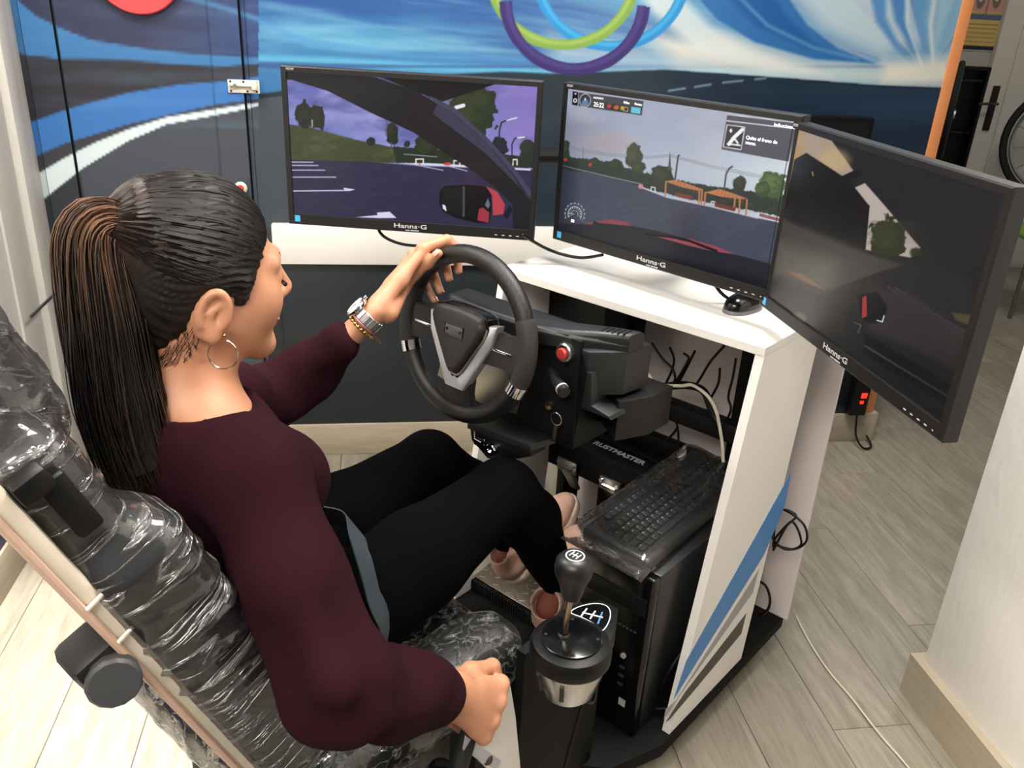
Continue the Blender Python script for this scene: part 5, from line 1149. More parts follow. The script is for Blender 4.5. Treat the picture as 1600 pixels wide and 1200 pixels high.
bg = part('belt_guide', lambda b: (box(b, (.0, 0, 0), (.022, .026, .075), frame(BC + RA * .262 + NA * .006 + np.array([.232, 0, 0]), (1, 0, 0), NA, RA), .004)), M_BLACK, st, label='black plastic belt guide')
part('guide_cap', lambda b: box(b, (0, 0, 0), (.026, .034, .026), frame(BC + RA * .305 - NA * .008 + np.array([.235, 0, 0]), (1, 0, 0), NA, RA), .005), M_BLACK, bg)
def cushion(grow=0, film=False):
    F = Field((SX - .34, -1.06, .28), (SX + .34, -.36, .60), .008)
    F.rbox((SX, -.71, .425), (.25 + grow, .245 + grow, .06 + grow), .05, None, .02)
    for s in (-1, 1): F.rbox((SX + s * .215, -.70, .455), (.05 + grow, .235 + grow, .055 + grow), .045, None, .03)
    if film: F.add(lambda x, y, z: -.003 * np.maximum(0, np.sin(x * 60 + y * 45 + 7 * n3(x * 8, y * 8, z * 8, 3))) ** 6 - .006 * n3(x * 30, y * 30, z * 30, 9))
    return F.mesh()
cu_ = obj('seat_cushion', vq_mesh('seat_cushion', [cushion()]), M_VINYL, st, angle=180)
obj('cushion_film', vq_mesh('cushion_film', [cushion(.006, True)]), M_SFILM3, cu_, angle=180, label='clear plastic film over the cushion')
part('seat_base', lambda b: box(b, (SX, -.70, .335), (.40, .42, .06), None, .006), M_BLACKM, st)
for s in (-.2, .2):
    part('seat_rail', lambda b: box(b, (SX + s, -.70, .02), (.04, .46, .04), None, .003), M_BLACKM, st)
    part('seat_leg', lambda b: box(b, (SX + s, -.55, .175), (.035, .035, .27), None, .002), M_BLACKM, st); part('seat_leg', lambda b: box(b, (SX + s, -.84, .175), (.035, .035, .27), None, .002), M_BLACKM, st)
part('recliner_side', lambda b: prism(b, [(-1.02, .36), (-.80, .36), (-.80, .42), (-.88, .50), (-.98, .52), (-1.04, .46)], .150, .168, frame((0, 0, 0), (0, 1, 0), (0, 0, 1), (1, 0, 0)), .002), M_BLACK, st)
kp = np.array([.115, -1.135, .832])
kn2 = part('recliner_motor', lambda b: (box(b, (0, 0, 0), (.06, .055, .07), frame(kp, (1, 0, 0), NA, RA), .012, 2)), M_DGREY, st, label='black motor box behind the backrest')
part('motor_cap', lambda b: lathe(b, [(0, 0), (.027, 0), (.028, .004), (.028, .016), (.025, .020), (0, .020)], axis(kp + np.array([.030, 0, 0]), (1, -.35, .2)), 14), M_GREY, kn2)
part('motor_bracket', lambda b: box(b, (0, 0, 0), (.03, .05, .02), frame(kp + NA * .03, (1, 0, 0), NA, RA), .002), M_BLACK, kn2)

# ------------------------------------------------------------------ the driver
pn = thing('person', 'person with dark ponytail in a maroon sweater gripping the steering wheel', 'person', (SX, -.80, .48))
def skin_mat():
    m = mat('skin', (198, 142, 110), .5, sss=.12, col2=(178, 122, 92), nscale=18, bump=.08, bscale=600); return m
M_SKIN = skin_mat()
yaw, pit = math.radians(6), math.radians(5)
hf = np.array([math.sin(yaw) * math.cos(pit), math.cos(yaw) * math.cos(pit), -math.sin(pit)]); hr_ = np.array([math.cos(yaw), -math.sin(yaw), 0]); hu = np.cross(hr_, hf)
HC = np.array([-.088, -.860, 1.156]); HA = np.stack([hr_, hf, hu])
def hl(r, f, u): return HC + hr_ * r + hf * f + hu * u
F = Field((-.36, -1.07, .80), (.18, -.66, 1.31), .0036)
# cranium, face, jaw
F.ell(hl(0, -.015, .035), (.074, .095, .087), HA, .03)
F.ell(hl(0, .036, -.028), (.060, .062, .084), HA, .03)
for s in (-1, 1):
    F.cone(hl(s * .050, -.005, -.048), hl(s * .018, .072, -.098), .018, .017, .03)
    F.ell(hl(s * .036, .058, -.030), (.028, .030, .034), HA, .025)
    F.cone(hl(s * .012, .092, .022), hl(s * .045, .074, .020), .009, .008, .02)
    F.ell(hl(s * .033, .100, .000), (.015, .014, .011), HA, .012, sub=True)
    F.ell(hl(s * .033, .078, .000), (.0155, .0150, .0135), HA, .006)
    F.ell(hl(s * .011, .103, -.033), (.0085, .010, .0075), HA, .008)
F.ell(hl(0, .078, -.101), (.020, .018, .016), HA, .02)
F.cone(hl(0, .092, .018), hl(0, .117, -.024), .0075, .0095, .014)
F.ell(hl(0, .114, -.029), (.0105, .010, .009), HA, .008)
F.ell(hl(0, .094, -.060), (.022, .010, .0075), HA, .008); F.ell(hl(0, .092, -.072), (.019, .0105, .0085), HA, .007)
F.ell(hl(0, .090, -.086), (.016, .008, .006), HA, .01, sub=True)
F.cone(hl(-.016, .104, -.0655), hl(.016, .104, -.0655), .0018, .0018, .003, sub=True)
# ears
for s in (-1, 1):
    E0 = np.stack([hr_ * s * .94 - hf * .34, hf * .94 + hr_ * s * .34, hu]); E0 = np.stack([E0[0], E0[1] * .97 - hu * .22, E0[2] * .97 + E0[1] * .22])
    ec = hl(s * .0740, -.020, -.030)
    F.ell(ec, (.009, .0215, .0335), E0, .006)
    F.ell(ec + E0[0] * .010 + E0[2] * .004, (.008, .0135, .0215), E0, .004, sub=True)
    ring = [ec + E0[0] * .006 + E0[1] * (.0165 * math.cos(a)) + E0[2] * (.027 * math.sin(a) + .003) for a in np.linspace(-.6, 3.9, 14)]
    F.path(ring, [.0042] * 14, .004)
    F.path([ec + E0[0] * .004 + E0[1] * .006 + E0[2] * .014, ec + E0[0] * .005 - E0[1] * .004 + E0[2] * .002, ec + E0[0] * .005 + E0[1] * .002 - E0[2] * .014], [.003, .0035, .003], .004)
    F.ell(ec + E0[0] * .004 + E0[1] * .006 - E0[2] * .026, (.006, .009, .010), E0, .006)
    F.ell(ec + E0[0] * .004 + E0[1] * .016 - E0[2] * .004, (.004, .0045, .007), E0, .005)
# neck, shoulders, upper chest
NB = np.array([-.088, -.910, .985])
F.path([hl(0, -.030, -.040), hl(0, -.028, -.100), NB + np.array([0, .008, 0])], [.054, .050, .058], .03)
F.path([hl(.030, .0, -.06), NB + np.array([.02, .05, -.01])], [.016, .014], .03)
F.cone(NB + np.array([.01, -.006, .010]), (.065, -.898, .948), .044, .048, .045); F.cone(NB + np.array([-.01, -.006, .010]), (-.243, -.852, .938), .044, .048, .045)
F.ell((-.09, -.893, .90), (.135, .088, .11), None, .04)
F.cone((-.09, -.85, .965), (.03, -.862, .955), .012, .010, .03)
head_part = F.mesh()
# hands: fields of their own, the forearms run into the sleeves
def hand(F, wrist, mcp, pip, dip, tip, thumb, nrm, elbow, web=.012, kk=.004):
    wrist = np.array(wrist); elbow = np.array(elbow); n = np.array(nrm) / np.linalg.norm(nrm)
    F.cone(elbow, wrist, .030, .0245, .02, ec=(n, .80))
    rr = [.0098, .0100, .0095, .0082]
    for i in range(4):
        F.cone(wrist + (mcp[i] - wrist) * .15, mcp[i] - n * .004, .019, .0118, web, ec=(n, .80))
        F.path([mcp[i], pip[i], dip[i], tip[i]], [rr[i] * 1.14, rr[i] * 1.02, rr[i] * .92, rr[i] * .78], kk)
    for i in range(3): F.cone((mcp[i] + wrist) / 2 - n * .003, mcp[i + 1] * .8 + wrist * .2 - n * .004, .014, .011, .012)
    F.path(thumb, [.0190, .0140, .0112, .0095, .0080][:len(thumb)], .008)
def rp(a, out=0., z=0.): a = math.radians(a); return np.array(SW @ V((RW + out) * math.cos(a), (RW + out) * math.sin(a), z))
wL = np.array([-.208, -.474, .984]); FL = Field((-.36, -.60, .86), (-.06, -.26, 1.13), .0027)
mL_ = [rp(a, o, z) for a, o, z in ((124, .022, .036), (132, .022, .038), (140, .019, .039), (148, .013, .039))]
pL_ = [rp(a, .0285, -.010) for a in (117, 129, 141, 152)]
dL_ = [rp(a, .010, -.0290) for a in (116, 130, 145, 157)]
tL_ = [rp(a, o, -.030) for a, o in ((121, -.026), (135, -.028), (152, -.030), (164, -.026))]
tb = [wL + np.array([.012, .018, -.004]), rp(152, -.012, .052), rp(138, -.006, .037), rp(125, -.004, .0285), rp(114, .004, .0265)]
hand(FL, wL, mL_, pL_, dL_, tL_, tb, (-.45, -.45, .77), (-.258, -.555, .895))
left_part = FL.mesh()
wR = np.array([.248, -.738, .603]); FR = Field((.13, -.86, .42), (.37, -.56, .71), .0027)
mI, mP = np.array([.266, -.644, .568]), np.array([.284, -.694, .510]); row = (mP - mI); dr = (mI + mP) / 2 - wR; dr /= np.linalg.norm(dr); nR = np.cross(row, dr); nR /= np.linalg.norm(nR)
mR_ = [mI + row * t + nR * b for t, b in ((0, 0), (.33, .004), (.68, .002), (1, -.004))]
pR_ = [q + dr * l - nR * .030 for q, l in zip(mR_, (.013, .015, .013, .009))]
dR_ = [q - nR * .014 - dr * .020 for q in pR_]; tR_ = [q - dr * .022 + nR * .004 for q in dR_]
rw = row / np.linalg.norm(row)
th = [wR + dr * .015 - rw * .012 - nR * .012, wR + dr * .050 - rw * .038 - nR * .022, mI + dr * .0 - rw * .018 - nR * .030, mI + dr * .022 - rw * .006 - nR * .034]
hand(FR, wR, mR_, pR_, dR_, tR_, th, nR, (.246, -.80, .655), .026, .008)
right_part = FR.mesh()
body = obj('body', vq_mesh('body', [head_part, left_part, right_part]), M_SKIN, pn, angle=180)
M_NAIL = mat('nails', (222, 178, 160), .25)
def nail(P, d, n, w=.0042, l=.006):
    d = np.array(d) / np.linalg.norm(d); n = np.array(n); n = n - d * (n @ d); n /= np.linalg.norm(n)
    part('nail', lambda b: box(b, (0, 0, 0), (w * 2, l * 2, .0016), frame(P, np.cross(d, n), d, n), .0008, 2), M_NAIL, body)
nail(tb[-1] + (tb[-1] - tb[-2]) * .05 + np.array([0, -.0075, .002]), tb[-1] - tb[-2], (0, -1, .35), .0048, .0065)
for i in range(4): nail(tL_[i] + (tL_[i] - rp(120 + i * 12, -.02, -.05)) * 0 + np.array(SW.to_3x3() @ V(0, 0, -.0066)), tL_[i] - dL_[i], -np.array(WZ), .0038, .005)
# handle held in the right fist
hc0 = (mR_[0] + mR_[3]) / 2 - nR * .030 - dr * .006
part('grip_handle', lambda b: cyl(b, hc0 - rw * .058, hc0 + rw * .10, .0135, 20, .003), M_RUBBER, hb)
gq = hc0 + rw * .10
part('gaiter', lambda b: lathe(b, [(.016, .0), (.024, -.015), (.022, -.025), (.032, -.04), (.030, -.05), (.042, -.07), (.040, -.08), (.050, -.13), (0, -.13)], Matrix.Translation(gq + np.array([-.015, -.02, .02])), 20), mat('gaiter_black', (22, 22, 22), .8, bump=.6, bscale=60), hb)
part('lever', lambda b: tube(b, [gq, gq + np.array([-.02, -.01, -.06]), (gq[0] - .03, gq[1] - .01, .32)], .009, 10), M_BLACKM, hb)
part('lever_base', lambda b: box(b, (gq[0] - .03, gq[1], .30), (.05, .16, .05), None, .003), M_BLACKM, hb)
# lashes, brow, lips
M_HAIRD = mat('lash_black', (14, 10, 9), .6)
for s in (-1, 1):
    part('eyelashes', lambda b: tube(b, [V(*hl(s * x, f, u)) for x, f, u in ((.020, .0945, -.0075), (.030, .0985, -.0115), (.041, .0950, -.0110), (.049, .0885, -.0070))], [.0010, .0028, .0034, .0016], 6), M_HAIRD, body)
    part('eyebrow', lambda b: tube(b, [V(*hl(s * x, f, u)) for x, f, u in ((.016, .0965, .0215), (.028, .0925, .0265), (.042, .0815, .0265), (.050, .071, .0225))], [.002, .0028, .0024, .001], 6, flat=.5), M_HAIRD, body)
part('lips', lambda b: (tube(b, [V(*hl(x, f, u)) for x, f, u in ((-.020, .096, -.065), (-.009, .1035, -.0605), (0, .1035, -.0620), (.009, .1035, -.0605), (.020, .096, -.065), (.010, .1015, -.0715), (0, .1030, -.0730), (-.010, .1015, -.0715))], .0028, 6, closed=True)), mat('lips', (168, 98, 86), .4), body)

# hair: cap following the skull, strands combed back to the tie, ponytail
TIE = hl(0, -.103, .060)
HAIRF = []
def hair_cap():
    F = Field(HC - .19, HC + .19, .0035); HAIRF.append(F)
    F.ell(hl(0, -.016, .036), (.0785, .1005, .0925), HA, .02); F.ell(hl(0, -.050, -.012), (.064, .056, .066), HA, .03)
    F.cone(hl(0, -.08, .06), TIE, .045, .024, .04)
    F.cone(hl(0, -.062, -.03), hl(0, -.066, -.088), .048, .034, .03)
    for s in (-1, 1): F.cone(hl(s * .062, .024, .008), hl(s * .064, .020, -.034), .014, .006, .012)
    F.ell(hl(0, .121, -.022), (.15, .085, .106), HA, .006, sub=True)
    for s in (-1, 1): F.cone(hl(s * .089, -.016, -.030), hl(s * .089, .004, -.07), .026, .032, .006, sub=True)
    F.cone(hl(-.10, .02, -.075), hl(.10, .02, -.075), .05, .05, .006, sub=True)
    def gro(x, y, z):
        P = np.stack([x, y, z], -1) - TIE; a = P @ hr_; u = P @ hu; f = P @ hf; an = np.arctan2(u + .02, a)
        return .0016 * np.sin(an * 60 + 3 * np.sin(f * 40) + 8 * vnoise(an * 6, f * 20, 3)) * np.clip(f / .03, .2, 1)
    F.add(gro)
    return F.mesh()
def hair_col(Vv):
    P = Vv - HC; f = P @ hf; u = P @ hu; r = P @ hr_
    an = np.arctan2((Vv - TIE) @ hu, (Vv - TIE) @ hr_); n = fbm(an * 12, f * 9, 4, 4); n2 = fbm(an * 34, f * 6, 14, 3)
    k = np.clip((-f - .040) / .06, 0, 1) * np.clip((u - .005) / .06, 0, 1) * np.clip(n * 1.6 - .2, 0, 1)
    c = lin((20, 16, 15)) * (1 - k[:, None]) + lin((66, 45, 34)) * k[:, None]
    return c * (.6 + .9 * n2[:, None])
def hair_mat(name):
    m = attr_mat(name, .52, spec=.35); b = m.node_tree.nodes['Principled BSDF']; b.inputs['Sheen Weight'].default_value = .0; return m
M_HAIR = hair_mat('hair')
hair = obj('hair', vq_mesh('hair', [hair_cap()], hair_col), M_HAIR, pn, angle=180, label='dark brown hair combed back')
rnd = random.Random(3)
def strands(gen, n, seg=14, sides=4):
    """many tapered strands joined, colour per strand"""
    Vs, Qs, Cs = [], [], []; base = 0
    for i in range(n):
        pts, rad, col = gen(i)
        pts = np.array(pts); T = np.gradient(pts, axis=0); T /= np.linalg.norm(T, axis=1)[:, None] + 1e-9
        a = np.array([.3, .8, .52]); A = np.cross(T, a); A /= np.linalg.norm(A, axis=1)[:, None] + 1e-9; B = np.cross(T, A); N = len(pts)
        for j in range(N):
            for k in range(sides):
                t = 2 * PI * k / sides; Vs.append(pts[j] + (A[j] * math.cos(t) + B[j] * math.sin(t)) * rad[j]); Cs.append(col[j])
        for j in range(N - 1):
            for k in range(sides): Qs.append([base + j * sides + k, base + j * sides + (k + 1) % sides, base + (j + 1) * sides + (k + 1) % sides, base + (j + 1) * sides + k])
        base += N * sides
    Vs = np.array(Vs); Cs = np.array(Cs)
    return vq_mesh('strands', [(Vs, np.array(Qs))], lambda v: Cs)
PT = spline([TIE + hf * .012, TIE - hf * .018 + hu * .010, TIE - hf * .036 - hu * .010 + hr_ * .0, np.array([-.085, -1.002, 1.130]), np.array([-.072, -1.004, 1.045]), np.array([-.058, -1.000, .975]), np.array([-.040, -.992, .915])], 5)
PT = np.array(PT) + np.linspace(0, 1, len(PT))[:, None] ** .5 * np.array([.01, .012, 0]); NP_ = len(PT); tt = np.linspace(0, 1, NP_)
spread = np.interp(tt, [0, .10, .25, .45, .7, 1], [.010, .020, .032, .043, .050, .048])
PTt = np.gradient(PT, axis=0); PTt /= np.linalg.norm(PTt, axis=1)[:, None]
SA = np.cross(PTt, np.array([1., 0, 0])); SA /= np.linalg.norm(SA, axis=1)[:, None]; SB = np.cross(PTt, SA)
def pony(i):
    q = rnd.random() ** .5; a = rnd.random() * 2 * PI; end = int(NP_ * (1 - .28 * rnd.random() ** 1.5)); w = rnd.uniform(-.3, .3); ph = rnd.random() * 6; am = rnd.uniform(.0, .009)
    pts = [PT[j] + (SA[j] * math.cos(a + w * tt[j]) * 1.0 + SB[j] * math.sin(a + w * tt[j]) * .82) * spread[j] * q + SB[j] * am * math.sin(ph + 7 * tt[j]) + SA[j] * am * math.cos(ph * 1.3 + 6 * tt[j]) for j in range(end)]
    r0 = rnd.uniform(.0006, .0013); rad = [r0 * min(1, (end - 1 - j) / 5 + .15) for j in range(end)]
    br = rnd.random(); sd = max(0, -math.cos(a)) * .5 + .5
    col = []
    for j in range(end):
        k = max(0, min(1, (1.15 - tt[j] * 2.1))) * (1 if br > .35 else .25) * .85 + (.45 * max(0, tt[j] - .55) if br > .55 else 0)
        col.append(lin((20, 15, 13)) * (1 - k) + lin((140, 98, 70)) * k * (.55 + .8 * br))
    return pts, rad, col
pt = obj('ponytail', strands(pony, 1300, sides=3), M_HAIR, hair, angle=180, label='long ponytail with lighter brown streaks'); pt['kind'] = 'stuff'
def core(b): tube(b, [V(*p) for p in PT[:-3]], [s_ * .72 for s_ in spread[:-3]], 14)
part('ponytail_core', core, mat('hair_core', (20, 15, 13), .5), hair)
def push(p, off=.0006):
    F = HAIRF[0]; c = hl(0, -.03, .03)
    for _ in range(8):
        g = (p - F.lo) / F.h; i = np.clip(np.floor(g).astype(int), 0, F.n - 2); t = g - i; D = F.D[i[0]:i[0] + 2, i[1]:i[1] + 2, i[2]:i[2] + 2]
        D = D[0] * (1 - t[0]) + D[1] * t[0]; D = D[0] * (1 - t[1]) + D[1] * t[1]; D = D[0] * (1 - t[2]) + D[1] * t[2]
        e = off - D
        if abs(e) < .0003 or D > .02: break
        d = p - c; p = p + d / np.linalg.norm(d) * e
    return p
def scalp(i):
    # great-circle like path from the hairline over the skull to the tie
    a = rnd.uniform(-1.35, 1.35) if i % 3 else rnd.uniform(.5, 1.5)
    e = rnd.uniform(0, 1)
    s0 = np.array([math.sin(a) * .080, .080 * math.cos(a) ** .6 + .0, .040 + .050 * math.cos(a) ** 2 - .03 * abs(math.sin(a)) - .02 * e * abs(math.sin(a))]); c0 = np.array([0, -.016, .036]); R3 = np.array([.0800, .1020, .0940])
    tl = np.array([0, -.096, .060]); pts = []
    for t in np.linspace(.02, 1, 18):
        p = s0 * (1 - t) + tl * t; d = (p - c0) / R3; d = d / np.linalg.norm(d); q = c0 + d * R3 * (1 + .004 * math.sin(i)); pts.append(hl(*(q if t < .9 else q * (1 - (t - .9) * 5) + (tl + np.array([q[0] * .15, 0, (q[2] - tl[2]) * .2])) * (t - .9) * 5)))
    pts = [push(p_) for p_ in pts]
    r0 = rnd.uniform(.0004, .0009); br = rnd.random(); col = []
    for t in np.linspace(0, 1, 18):
        k = max(0, t - .60) / .4 * (.8 if br > .4 else .2) * .55; col.append((lin((18, 14, 13)) * (1 - k) + lin((108, 74, 52)) * k) * (.6 + .8 * br))
    return pts, [r0 * min(1, .3 + j * .4) for j in range(18)], col
sc_ = obj('scalp_strands', strands(scalp, 1300, sides=3), M_HAIR, hair, angle=180); sc_['kind'] = 'stuff'
def stray(i):
    a = rnd.uniform(0, 1); p = hl(.060 - .03 * a, -.040 - .03 * a, -.040 - .05 * a); pts = [p + np.array([.003 + .006 * math.sin(k * .5 + i), -.004 + .007 * math.cos(k * .4 + i), -.004 * k]) for k in range(9)]
    return pts, [.00035] * 9, [lin((28, 20, 17))] * 9
so = obj('loose_strands', strands(stray, 60), M_HAIR, hair, angle=180); so['kind'] = 'stuff'
part('curl', lambda b: tube(b, [V(*(hl(.046, -.022, -.088) + (hf * math.cos(a) + hu * math.sin(a)) * (.011 - .0010 * a) + hr_ * .004)) for a in np.linspace(-1.5, 6, 30)], .0022, 6), M_HAIRD, hair)
part('nape_lock', lambda b: tube(b, spline([hl(.020, -.070, -.09), hl(.035, -.066, -.125), hl(.060, -.050, -.145), hl(.080, -.030, -.172)], 6), [.004] * 6 + [.0028] * 6 + [.0016] * 7, 6), M_HAIRD, hair)
td = -hf * .8 + hu * .45; td /= np.linalg.norm(td)
part('hair_tie', lambda b: tube(b, [V(*(TIE - hf * .004 + hu * .001 + (hr_ * math.cos(a) + np.cross(td, hr_) * math.sin(a)) * .0225)) for a in np.linspace(0, 2 * PI, 28, endpoint=False)], .0085, 10, closed=True), mat('hair_tie_black', (12, 12, 13), .7), hair)

# clothes
FS = Field((-.46, -1.10, .46), (.37, -.40, 1.07), .006)
FS.ell((-.09, -.897, .87), (.157, .108, .15), None, .04); FS.ell((-.088, -.900, .945), (.135, .088, .075), None, .05)
FS.ell((-.092, -.852, .715), (.142, .128, .14), None, .05); FS.ell((-.092, -.815, .615), (.174, .165, .085), None, .05)
for x in (-.022, -.162): FS.ell((x, -.800, .862), (.064, .064, .066), None, .05)
FS.cone(NB + np.array([0.02, .004, -.012]), (.062, -.898, .948), .050, .060, .05); FS.cone(NB + np.array([-.02, .004, -.012]), (-.243, -.852, .938), .050, .058, .05)
FS.path([(.066, -.900, .942), (.15, -.915, .845), (.238, -.925, .742)], [.064, .062, .060], .03); FS.path([(.238, -.925, .742), (.250, -.845, .675), (.250, -.772, .632)], [.060, .055, .041], .02)
FS.path([(-.245, -.850, .932), (-.285, -.73, .872), (-.300, -.62, .835)], [.060, .055, .050], .03); FS.path([(-.300, -.62, .835), (-.272, -.568, .880), (-.243, -.530, .926)], [.050, .046, .037], .02)
FS.ell(NB + np.array([0.004, .018, .050]), (.112, .098, .062), None, .004, sub=True)
FS.plane((.250, -.752, .612), (-.1, .86, -.52)) if False else None
def sw_wr(x, y, z):
    d1 = np.sqrt((x - .24) ** 2 + (y + .92) ** 2 + (z - .745) ** 2); d2 = np.sqrt((x + .30) ** 2 + (y + .61) ** 2 + (z - .835) ** 2)
    f = .005 * np.sin(x * 55 + z * 60 - y * 30 + 6 * n3(x * 7, y * 7, z * 7, 2)) * (np.exp(-(d1 / .10) ** 2) + np.exp(-(d2 / .10) ** 2))
    return f * 2.2 + .026 * n3(x * 8, y * 8, z * 8, 40, 3) + .004 * np.sin(z * 70 + 8 * n3(x * 6, y * 6, z * 6, 6)) * np.exp(-((z - .68) / .08) ** 2)
FS.add(sw_wr)
M_SWEAT = mat('maroon_knit', (42, 14, 23), .95, bump=.5, bscale=900, noise=.25, nscale=30, spec=.1)
sweater = obj('sweater', vq_mesh('sweater', [FS.mesh()]), M_SWEAT, pn, angle=180, label='maroon knit sweater')
FT = Field((-.38, -1.02, .24), (.16, .02, .76), .007)
FT.ell((-.092, -.842, .555), (.172, .135, .095), None, .05)
FT.path([(.0, -.80, .565), (.0, -.57, .615), (.0, -.355, .655)], [.096, .082, .064], .03); FT.path([(.0, -.35, .652), (-.012, -.25, .545), (-.028, -.125, .33)], [.064, .060, .040], .02)
FT.path([(-.18, -.80, .565), (-.195, -.57, .605), (-.205, -.345, .632)], [.096, .080, .063], .03); FT.path([(-.205, -.34, .630), (-.202, -.225, .52), (-.192, -.09, .335)], [.063, .058, .040], .02)
FT.add(lambda x, y, z: .008 * n3(x * 10, y * 10, z * 10, 77, 2))
trousers = obj('trousers', vq_mesh('trousers', [FT.mesh()]), mat('black_trousers', (4, 4, 5), .95, spec=.05, bump=.2, bscale=900), pn, angle=180, label='black trousers')
M_SHOE = mat('pink_suede', (190, 152, 134), .75, noise=.15, nscale=60, bump=.2, bscale=600); M_SOLE = mat('shoe_sole', (196, 176, 160), .6); M_LACE = mat('laces', (206, 178, 162), .7)
def shoe(heel, toe, ankle):
    heel, toe, ankle = (np.array(q, float) for q in (heel, toe, ankle)); f = toe - heel; L = np.linalg.norm(f); f /= L; s = np.cross(f, np.array([0, 0, 1.])); s /= np.linalg.norm(s); u = np.cross(s, f)
    lo = np.minimum(np.minimum(heel, toe), ankle) - .08; hi = np.maximum(np.maximum(heel, toe), ankle) + .08
    F = Field(lo, hi, .004)
    def q(a, b, c=0): return heel + f * a + u * b + s * c
    F.path([q(.03, .030), q(.10, .030), q(.19, .022), q(.225, .016)], [.034, .036, .040, .028], .02, ec=(u, .75)); F.path([q(.03, .045), q(.05, .085)], [.034, .036], .02); F.path([q(.09, .055), q(.16, .040)], [.030, .026], .03)
    F.plane(heel + u * .002, -u); F.cone(q(.045, .075), q(.05, .16), .030, .031, .006, sub=True)
    t = obj('shoe', vq_mesh('shoe', [F.mesh()]), M_SHOE, pn, angle=180, label='dusty pink suede shoe')
    G = Field(lo, hi, .004); G.path([q(.03, .0), q(.10, .0), q(.19, .0), q(.222, .004)], [.037, .036, .042, .034], .02); G.plane(heel + u * .011, u); G.plane(heel - u * .012, -u)
    obj('sole', vq_mesh('sole', [G.mesh()]), M_SOLE, t, angle=40)
    for k in range(4):
        a = .105 + k * .022; b = .083 - k * .010
        part('lace', lambda bb: tube(bb, spline([q(a, b - .012, -.024), q(a + .006, b + .001, -.010), q(a + .010, b + .002, .010), q(a + .016, b - .012, .024)], 4), .0022, 6), M_LACE, t)
    part('lace', lambda bb: tube(bb, spline([q(.10, .090, 0), q(.095, .10, -.02), q(.12, .092, -.03), q(.105, .088, 0), q(.10, .10, .022), q(.125, .090, .03), q(.105, .088, .0)], 5), .002, 6), M_LACE, t)
    F2 = Field(lo, hi, .005); F2.cone(q(.045, .06), ankle + (ankle - q(.045, .06)) * .5, .028, .030, .01)
    obj('sock', vq_mesh('sock', [F2.mesh()]), mat('sock_brown', (120, 62, 48), .8), t, angle=180)
shoe((-.022, -.145, .190), (-.085, .055, .385), (-.03, -.11, .31)); shoe((-.180, -.100, .225), (-.132, .080, .405), (-.185, -.082, .33))
# jewellery and watch
wd_ = wL - np.array([-.245, -.535, .915]); wd_ /= np.linalg.norm(wd_); wn = np.array([-.45, -.45, .77]); wn = wn - wd_ * (wn @ wd_); wn /= np.linalg.norm(wn); wsd = np.cross(wd_, wn)
w0 = wL - wd_ * .018
def wring(c, ra, rb_, n=40): return [V(*(c + wsd * (ra * math.cos(a)) + wn * (rb_ * math.sin(a)))) for a in np.linspace(0, 2 * PI, n, endpoint=False)]
wt = part('wrist_watch', lambda b: lathe(b, [(0, 0), (.0205, 0), (.0215, .003), (.0215, .007), (.019, .0095), (.0175, .0085), (0, .0085)], axis(w0 + wn * .0235, wn), 32), M_CHROME, pn, label='silver wrist watch with metal link band')
part('watch_dial', lambda b: lathe(b, [(0, 0), (.0173, 0), (.0173, .0006), (0, .0006)], axis(w0 + wn * .0324, wn), 28), mat('dial_white', (226, 222, 214), .3), wt)
for h_, l_ in ((.9, .007), (2.6, .010)): part('watch_hand', lambda b: tube(b, [w0 + wn * .0334, w0 + wn * .0334 + (wd_ * math.cos(h_) + wsd * math.sin(h_)) * l_], .0005, 5), M_DGREY, wt)
part('watch_crown', lambda b: cyl(b, w0 + wn * .029 + wd_ * .0215, w0 + wn * .029 + wd_ * .0255, .003, 10), M_CHROME, wt)
for k in range(18):
    a = PI / 2 + .55 + k * (2 * PI - 1.1) / 17; c = w0 + wsd * (.0295 * math.cos(a)) + wn * (.0255 * math.sin(a)); nn = wsd * math.cos(a) / .0295 + wn * math.sin(a) / .0255; nn /= np.linalg.norm(nn)
    part('watch_link', lambda b: box(b, (0, 0, 0), (.0082, .0185, .0035), frame(c, np.cross(wd_, nn), wd_, nn), .0008, 1), M_ALU, wt)
M_GOLD = mat('gold', (206, 170, 100), .25, metal=1)
w1 = w0 - wd_ * .019
br = part('bead_bracelet', lambda b: tube(b, wring(w1, .0300, .0262), .0008, 5, closed=True), M_GOLD, pn, label='gold bead bracelet')
for p in wring(w1, .0300, .0262, 22): part('bead', lambda b: (bmesh.ops.create_uvsphere(b, u_segments=8, v_segments=6, radius=.0030, matrix=Matrix.Translation(p))), M_GOLD, br)
part('braided_bracelet', lambda b: tube(b, wring(w0 - wd_ * .012, .0300, .0264), .0022, 6, closed=True), mat('braid_pink', (150, 96, 104), .5), pn)
part('thin_bangle', lambda b: tube(b, wring(w1 + wd_ * .002 - wn * .012, .030, .034), .0011, 6, closed=True), M_GOLD, pn)
wr2 = wR + (wR - np.array(mR_[1])) * .12
dR2 = np.array([.246, -.80, .655]) - wR; dR2 /= np.linalg.norm(dR2); s2 = np.cross(dR2, nR)
part('red_bracelet', lambda b: tube(b, [V(*(wR + dR2 * .004 + s2 * .0285 * math.cos(a) + nR * .0240 * math.sin(a))) for a in np.linspace(0, 2 * PI, 36, endpoint=False)], .0018, 6, closed=True), mat('red_thread', (170, 36, 48), .7), pn, label='red thread bracelet')
part('bracelet_pearl', lambda b: bmesh.ops.create_uvsphere(b, u_segments=10, v_segments=8, radius=.0032, matrix=Matrix.Translation(V(*(wR + dR2 * .004 - s2 * .012 + nR * .0235)))), M_PRINT, pn)
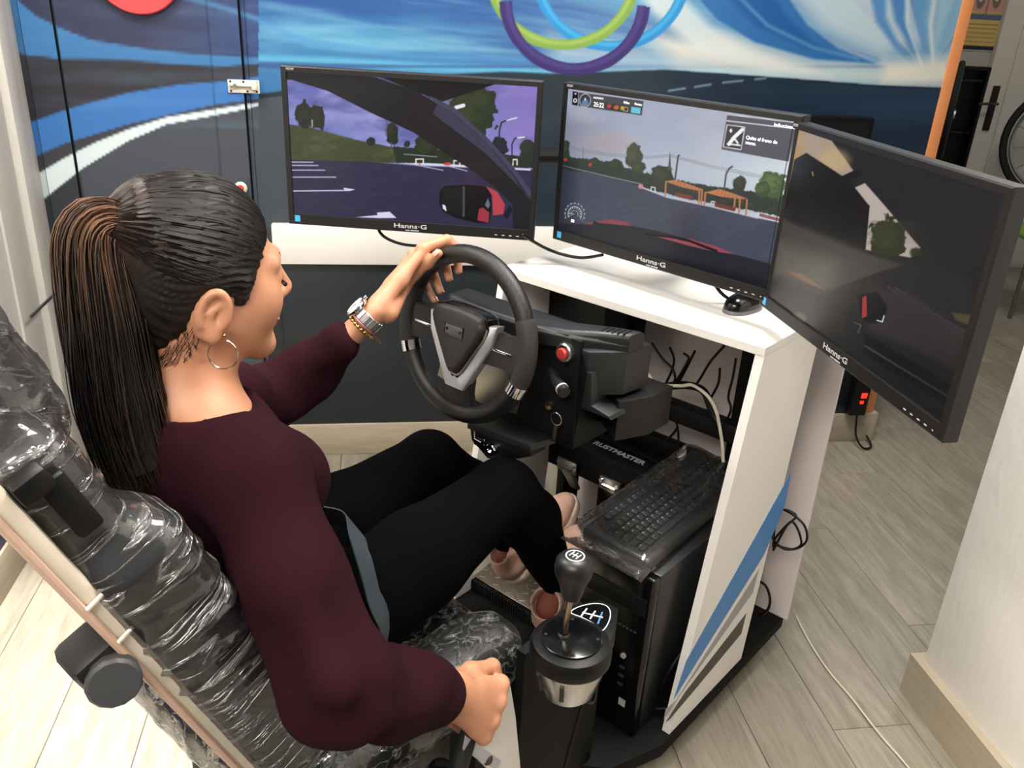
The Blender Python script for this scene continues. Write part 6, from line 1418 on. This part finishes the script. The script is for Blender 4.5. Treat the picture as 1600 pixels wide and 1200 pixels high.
lo_ = hl(.0785, -.010, -.062)
er = part('hoop_earring', lambda b: tube(b, [V(*(lo_ + hu * (-.019 + .019 * math.cos(a)) + (hf * .75 + hr_ * .55) * .019 * math.sin(a))) for a in np.linspace(0.25, 6.0, 36)], .0011, 6), mat('earring_silver', (226, 206, 180), .2, metal=1), pn, label='thin hoop earring')
part('ear_stud', lambda b: bmesh.ops.create_uvsphere(b, u_segments=8, v_segments=6, radius=.0024, matrix=Matrix.Translation(V(*(hl(.083, -.010, -.055))))), M_GOLD, pn)
def neckl(a):
    c = NB + np.array([.0, .004, .028]); return c + np.array([.0600 * math.cos(a), .0600 * math.sin(a) + .006, -.012 * math.sin(a)])
part('necklace', lambda b: tube(b, [V(*neckl(a)) for a in np.linspace(0, 2 * PI, 60, endpoint=False)], .0008, 5, closed=True), mat('necklace_silver', (200, 180, 160), .3, metal=1), pn)
# lap belt across the hip
lbp = spline([(.15, -.90, .46), on_x(590, 1010, .102), on_x(576, 930, .078), on_x(556, 856, .030), (-.07, -.665, .70), (-.18, -.70, .67), (-.27, -.78, .60), (-.30, -.90, .47)], 6)
def belt(b):
    P = [np.array(p) for p in lbp]; prev = None
    cc = np.array([-.09, -.86, .60])
    L_ = []
    for i, p in enumerate(P):
        T = P[min(i + 1, len(P) - 1)] - P[max(i - 1, 0)]; T /= np.linalg.norm(T); o = p - cc; o = o - T * (o @ T); o /= np.linalg.norm(o); s = np.cross(T, o); q = p + o * .006
        L_.append([b.verts.new(q + s * .025 + o * .0), b.verts.new(q - s * .025), b.verts.new(q - s * .025 + o * .002), b.verts.new(q + s * .025 + o * .002)])
    for A, B2 in zip(L_[:-1], L_[1:]):
        for k in range(4): b.faces.new((A[k], A[(k + 1) % 4], B2[(k + 1) % 4], B2[k]))
    b.faces.new(L_[0][::-1]); b.faces.new(L_[-1])
part('lap_belt', belt, mat('belt_webbing', (50, 59, 66), .55, bump=.4, bscale=800, stretch=(1, 1, 4)), st, label='grey-blue webbing lap belt')
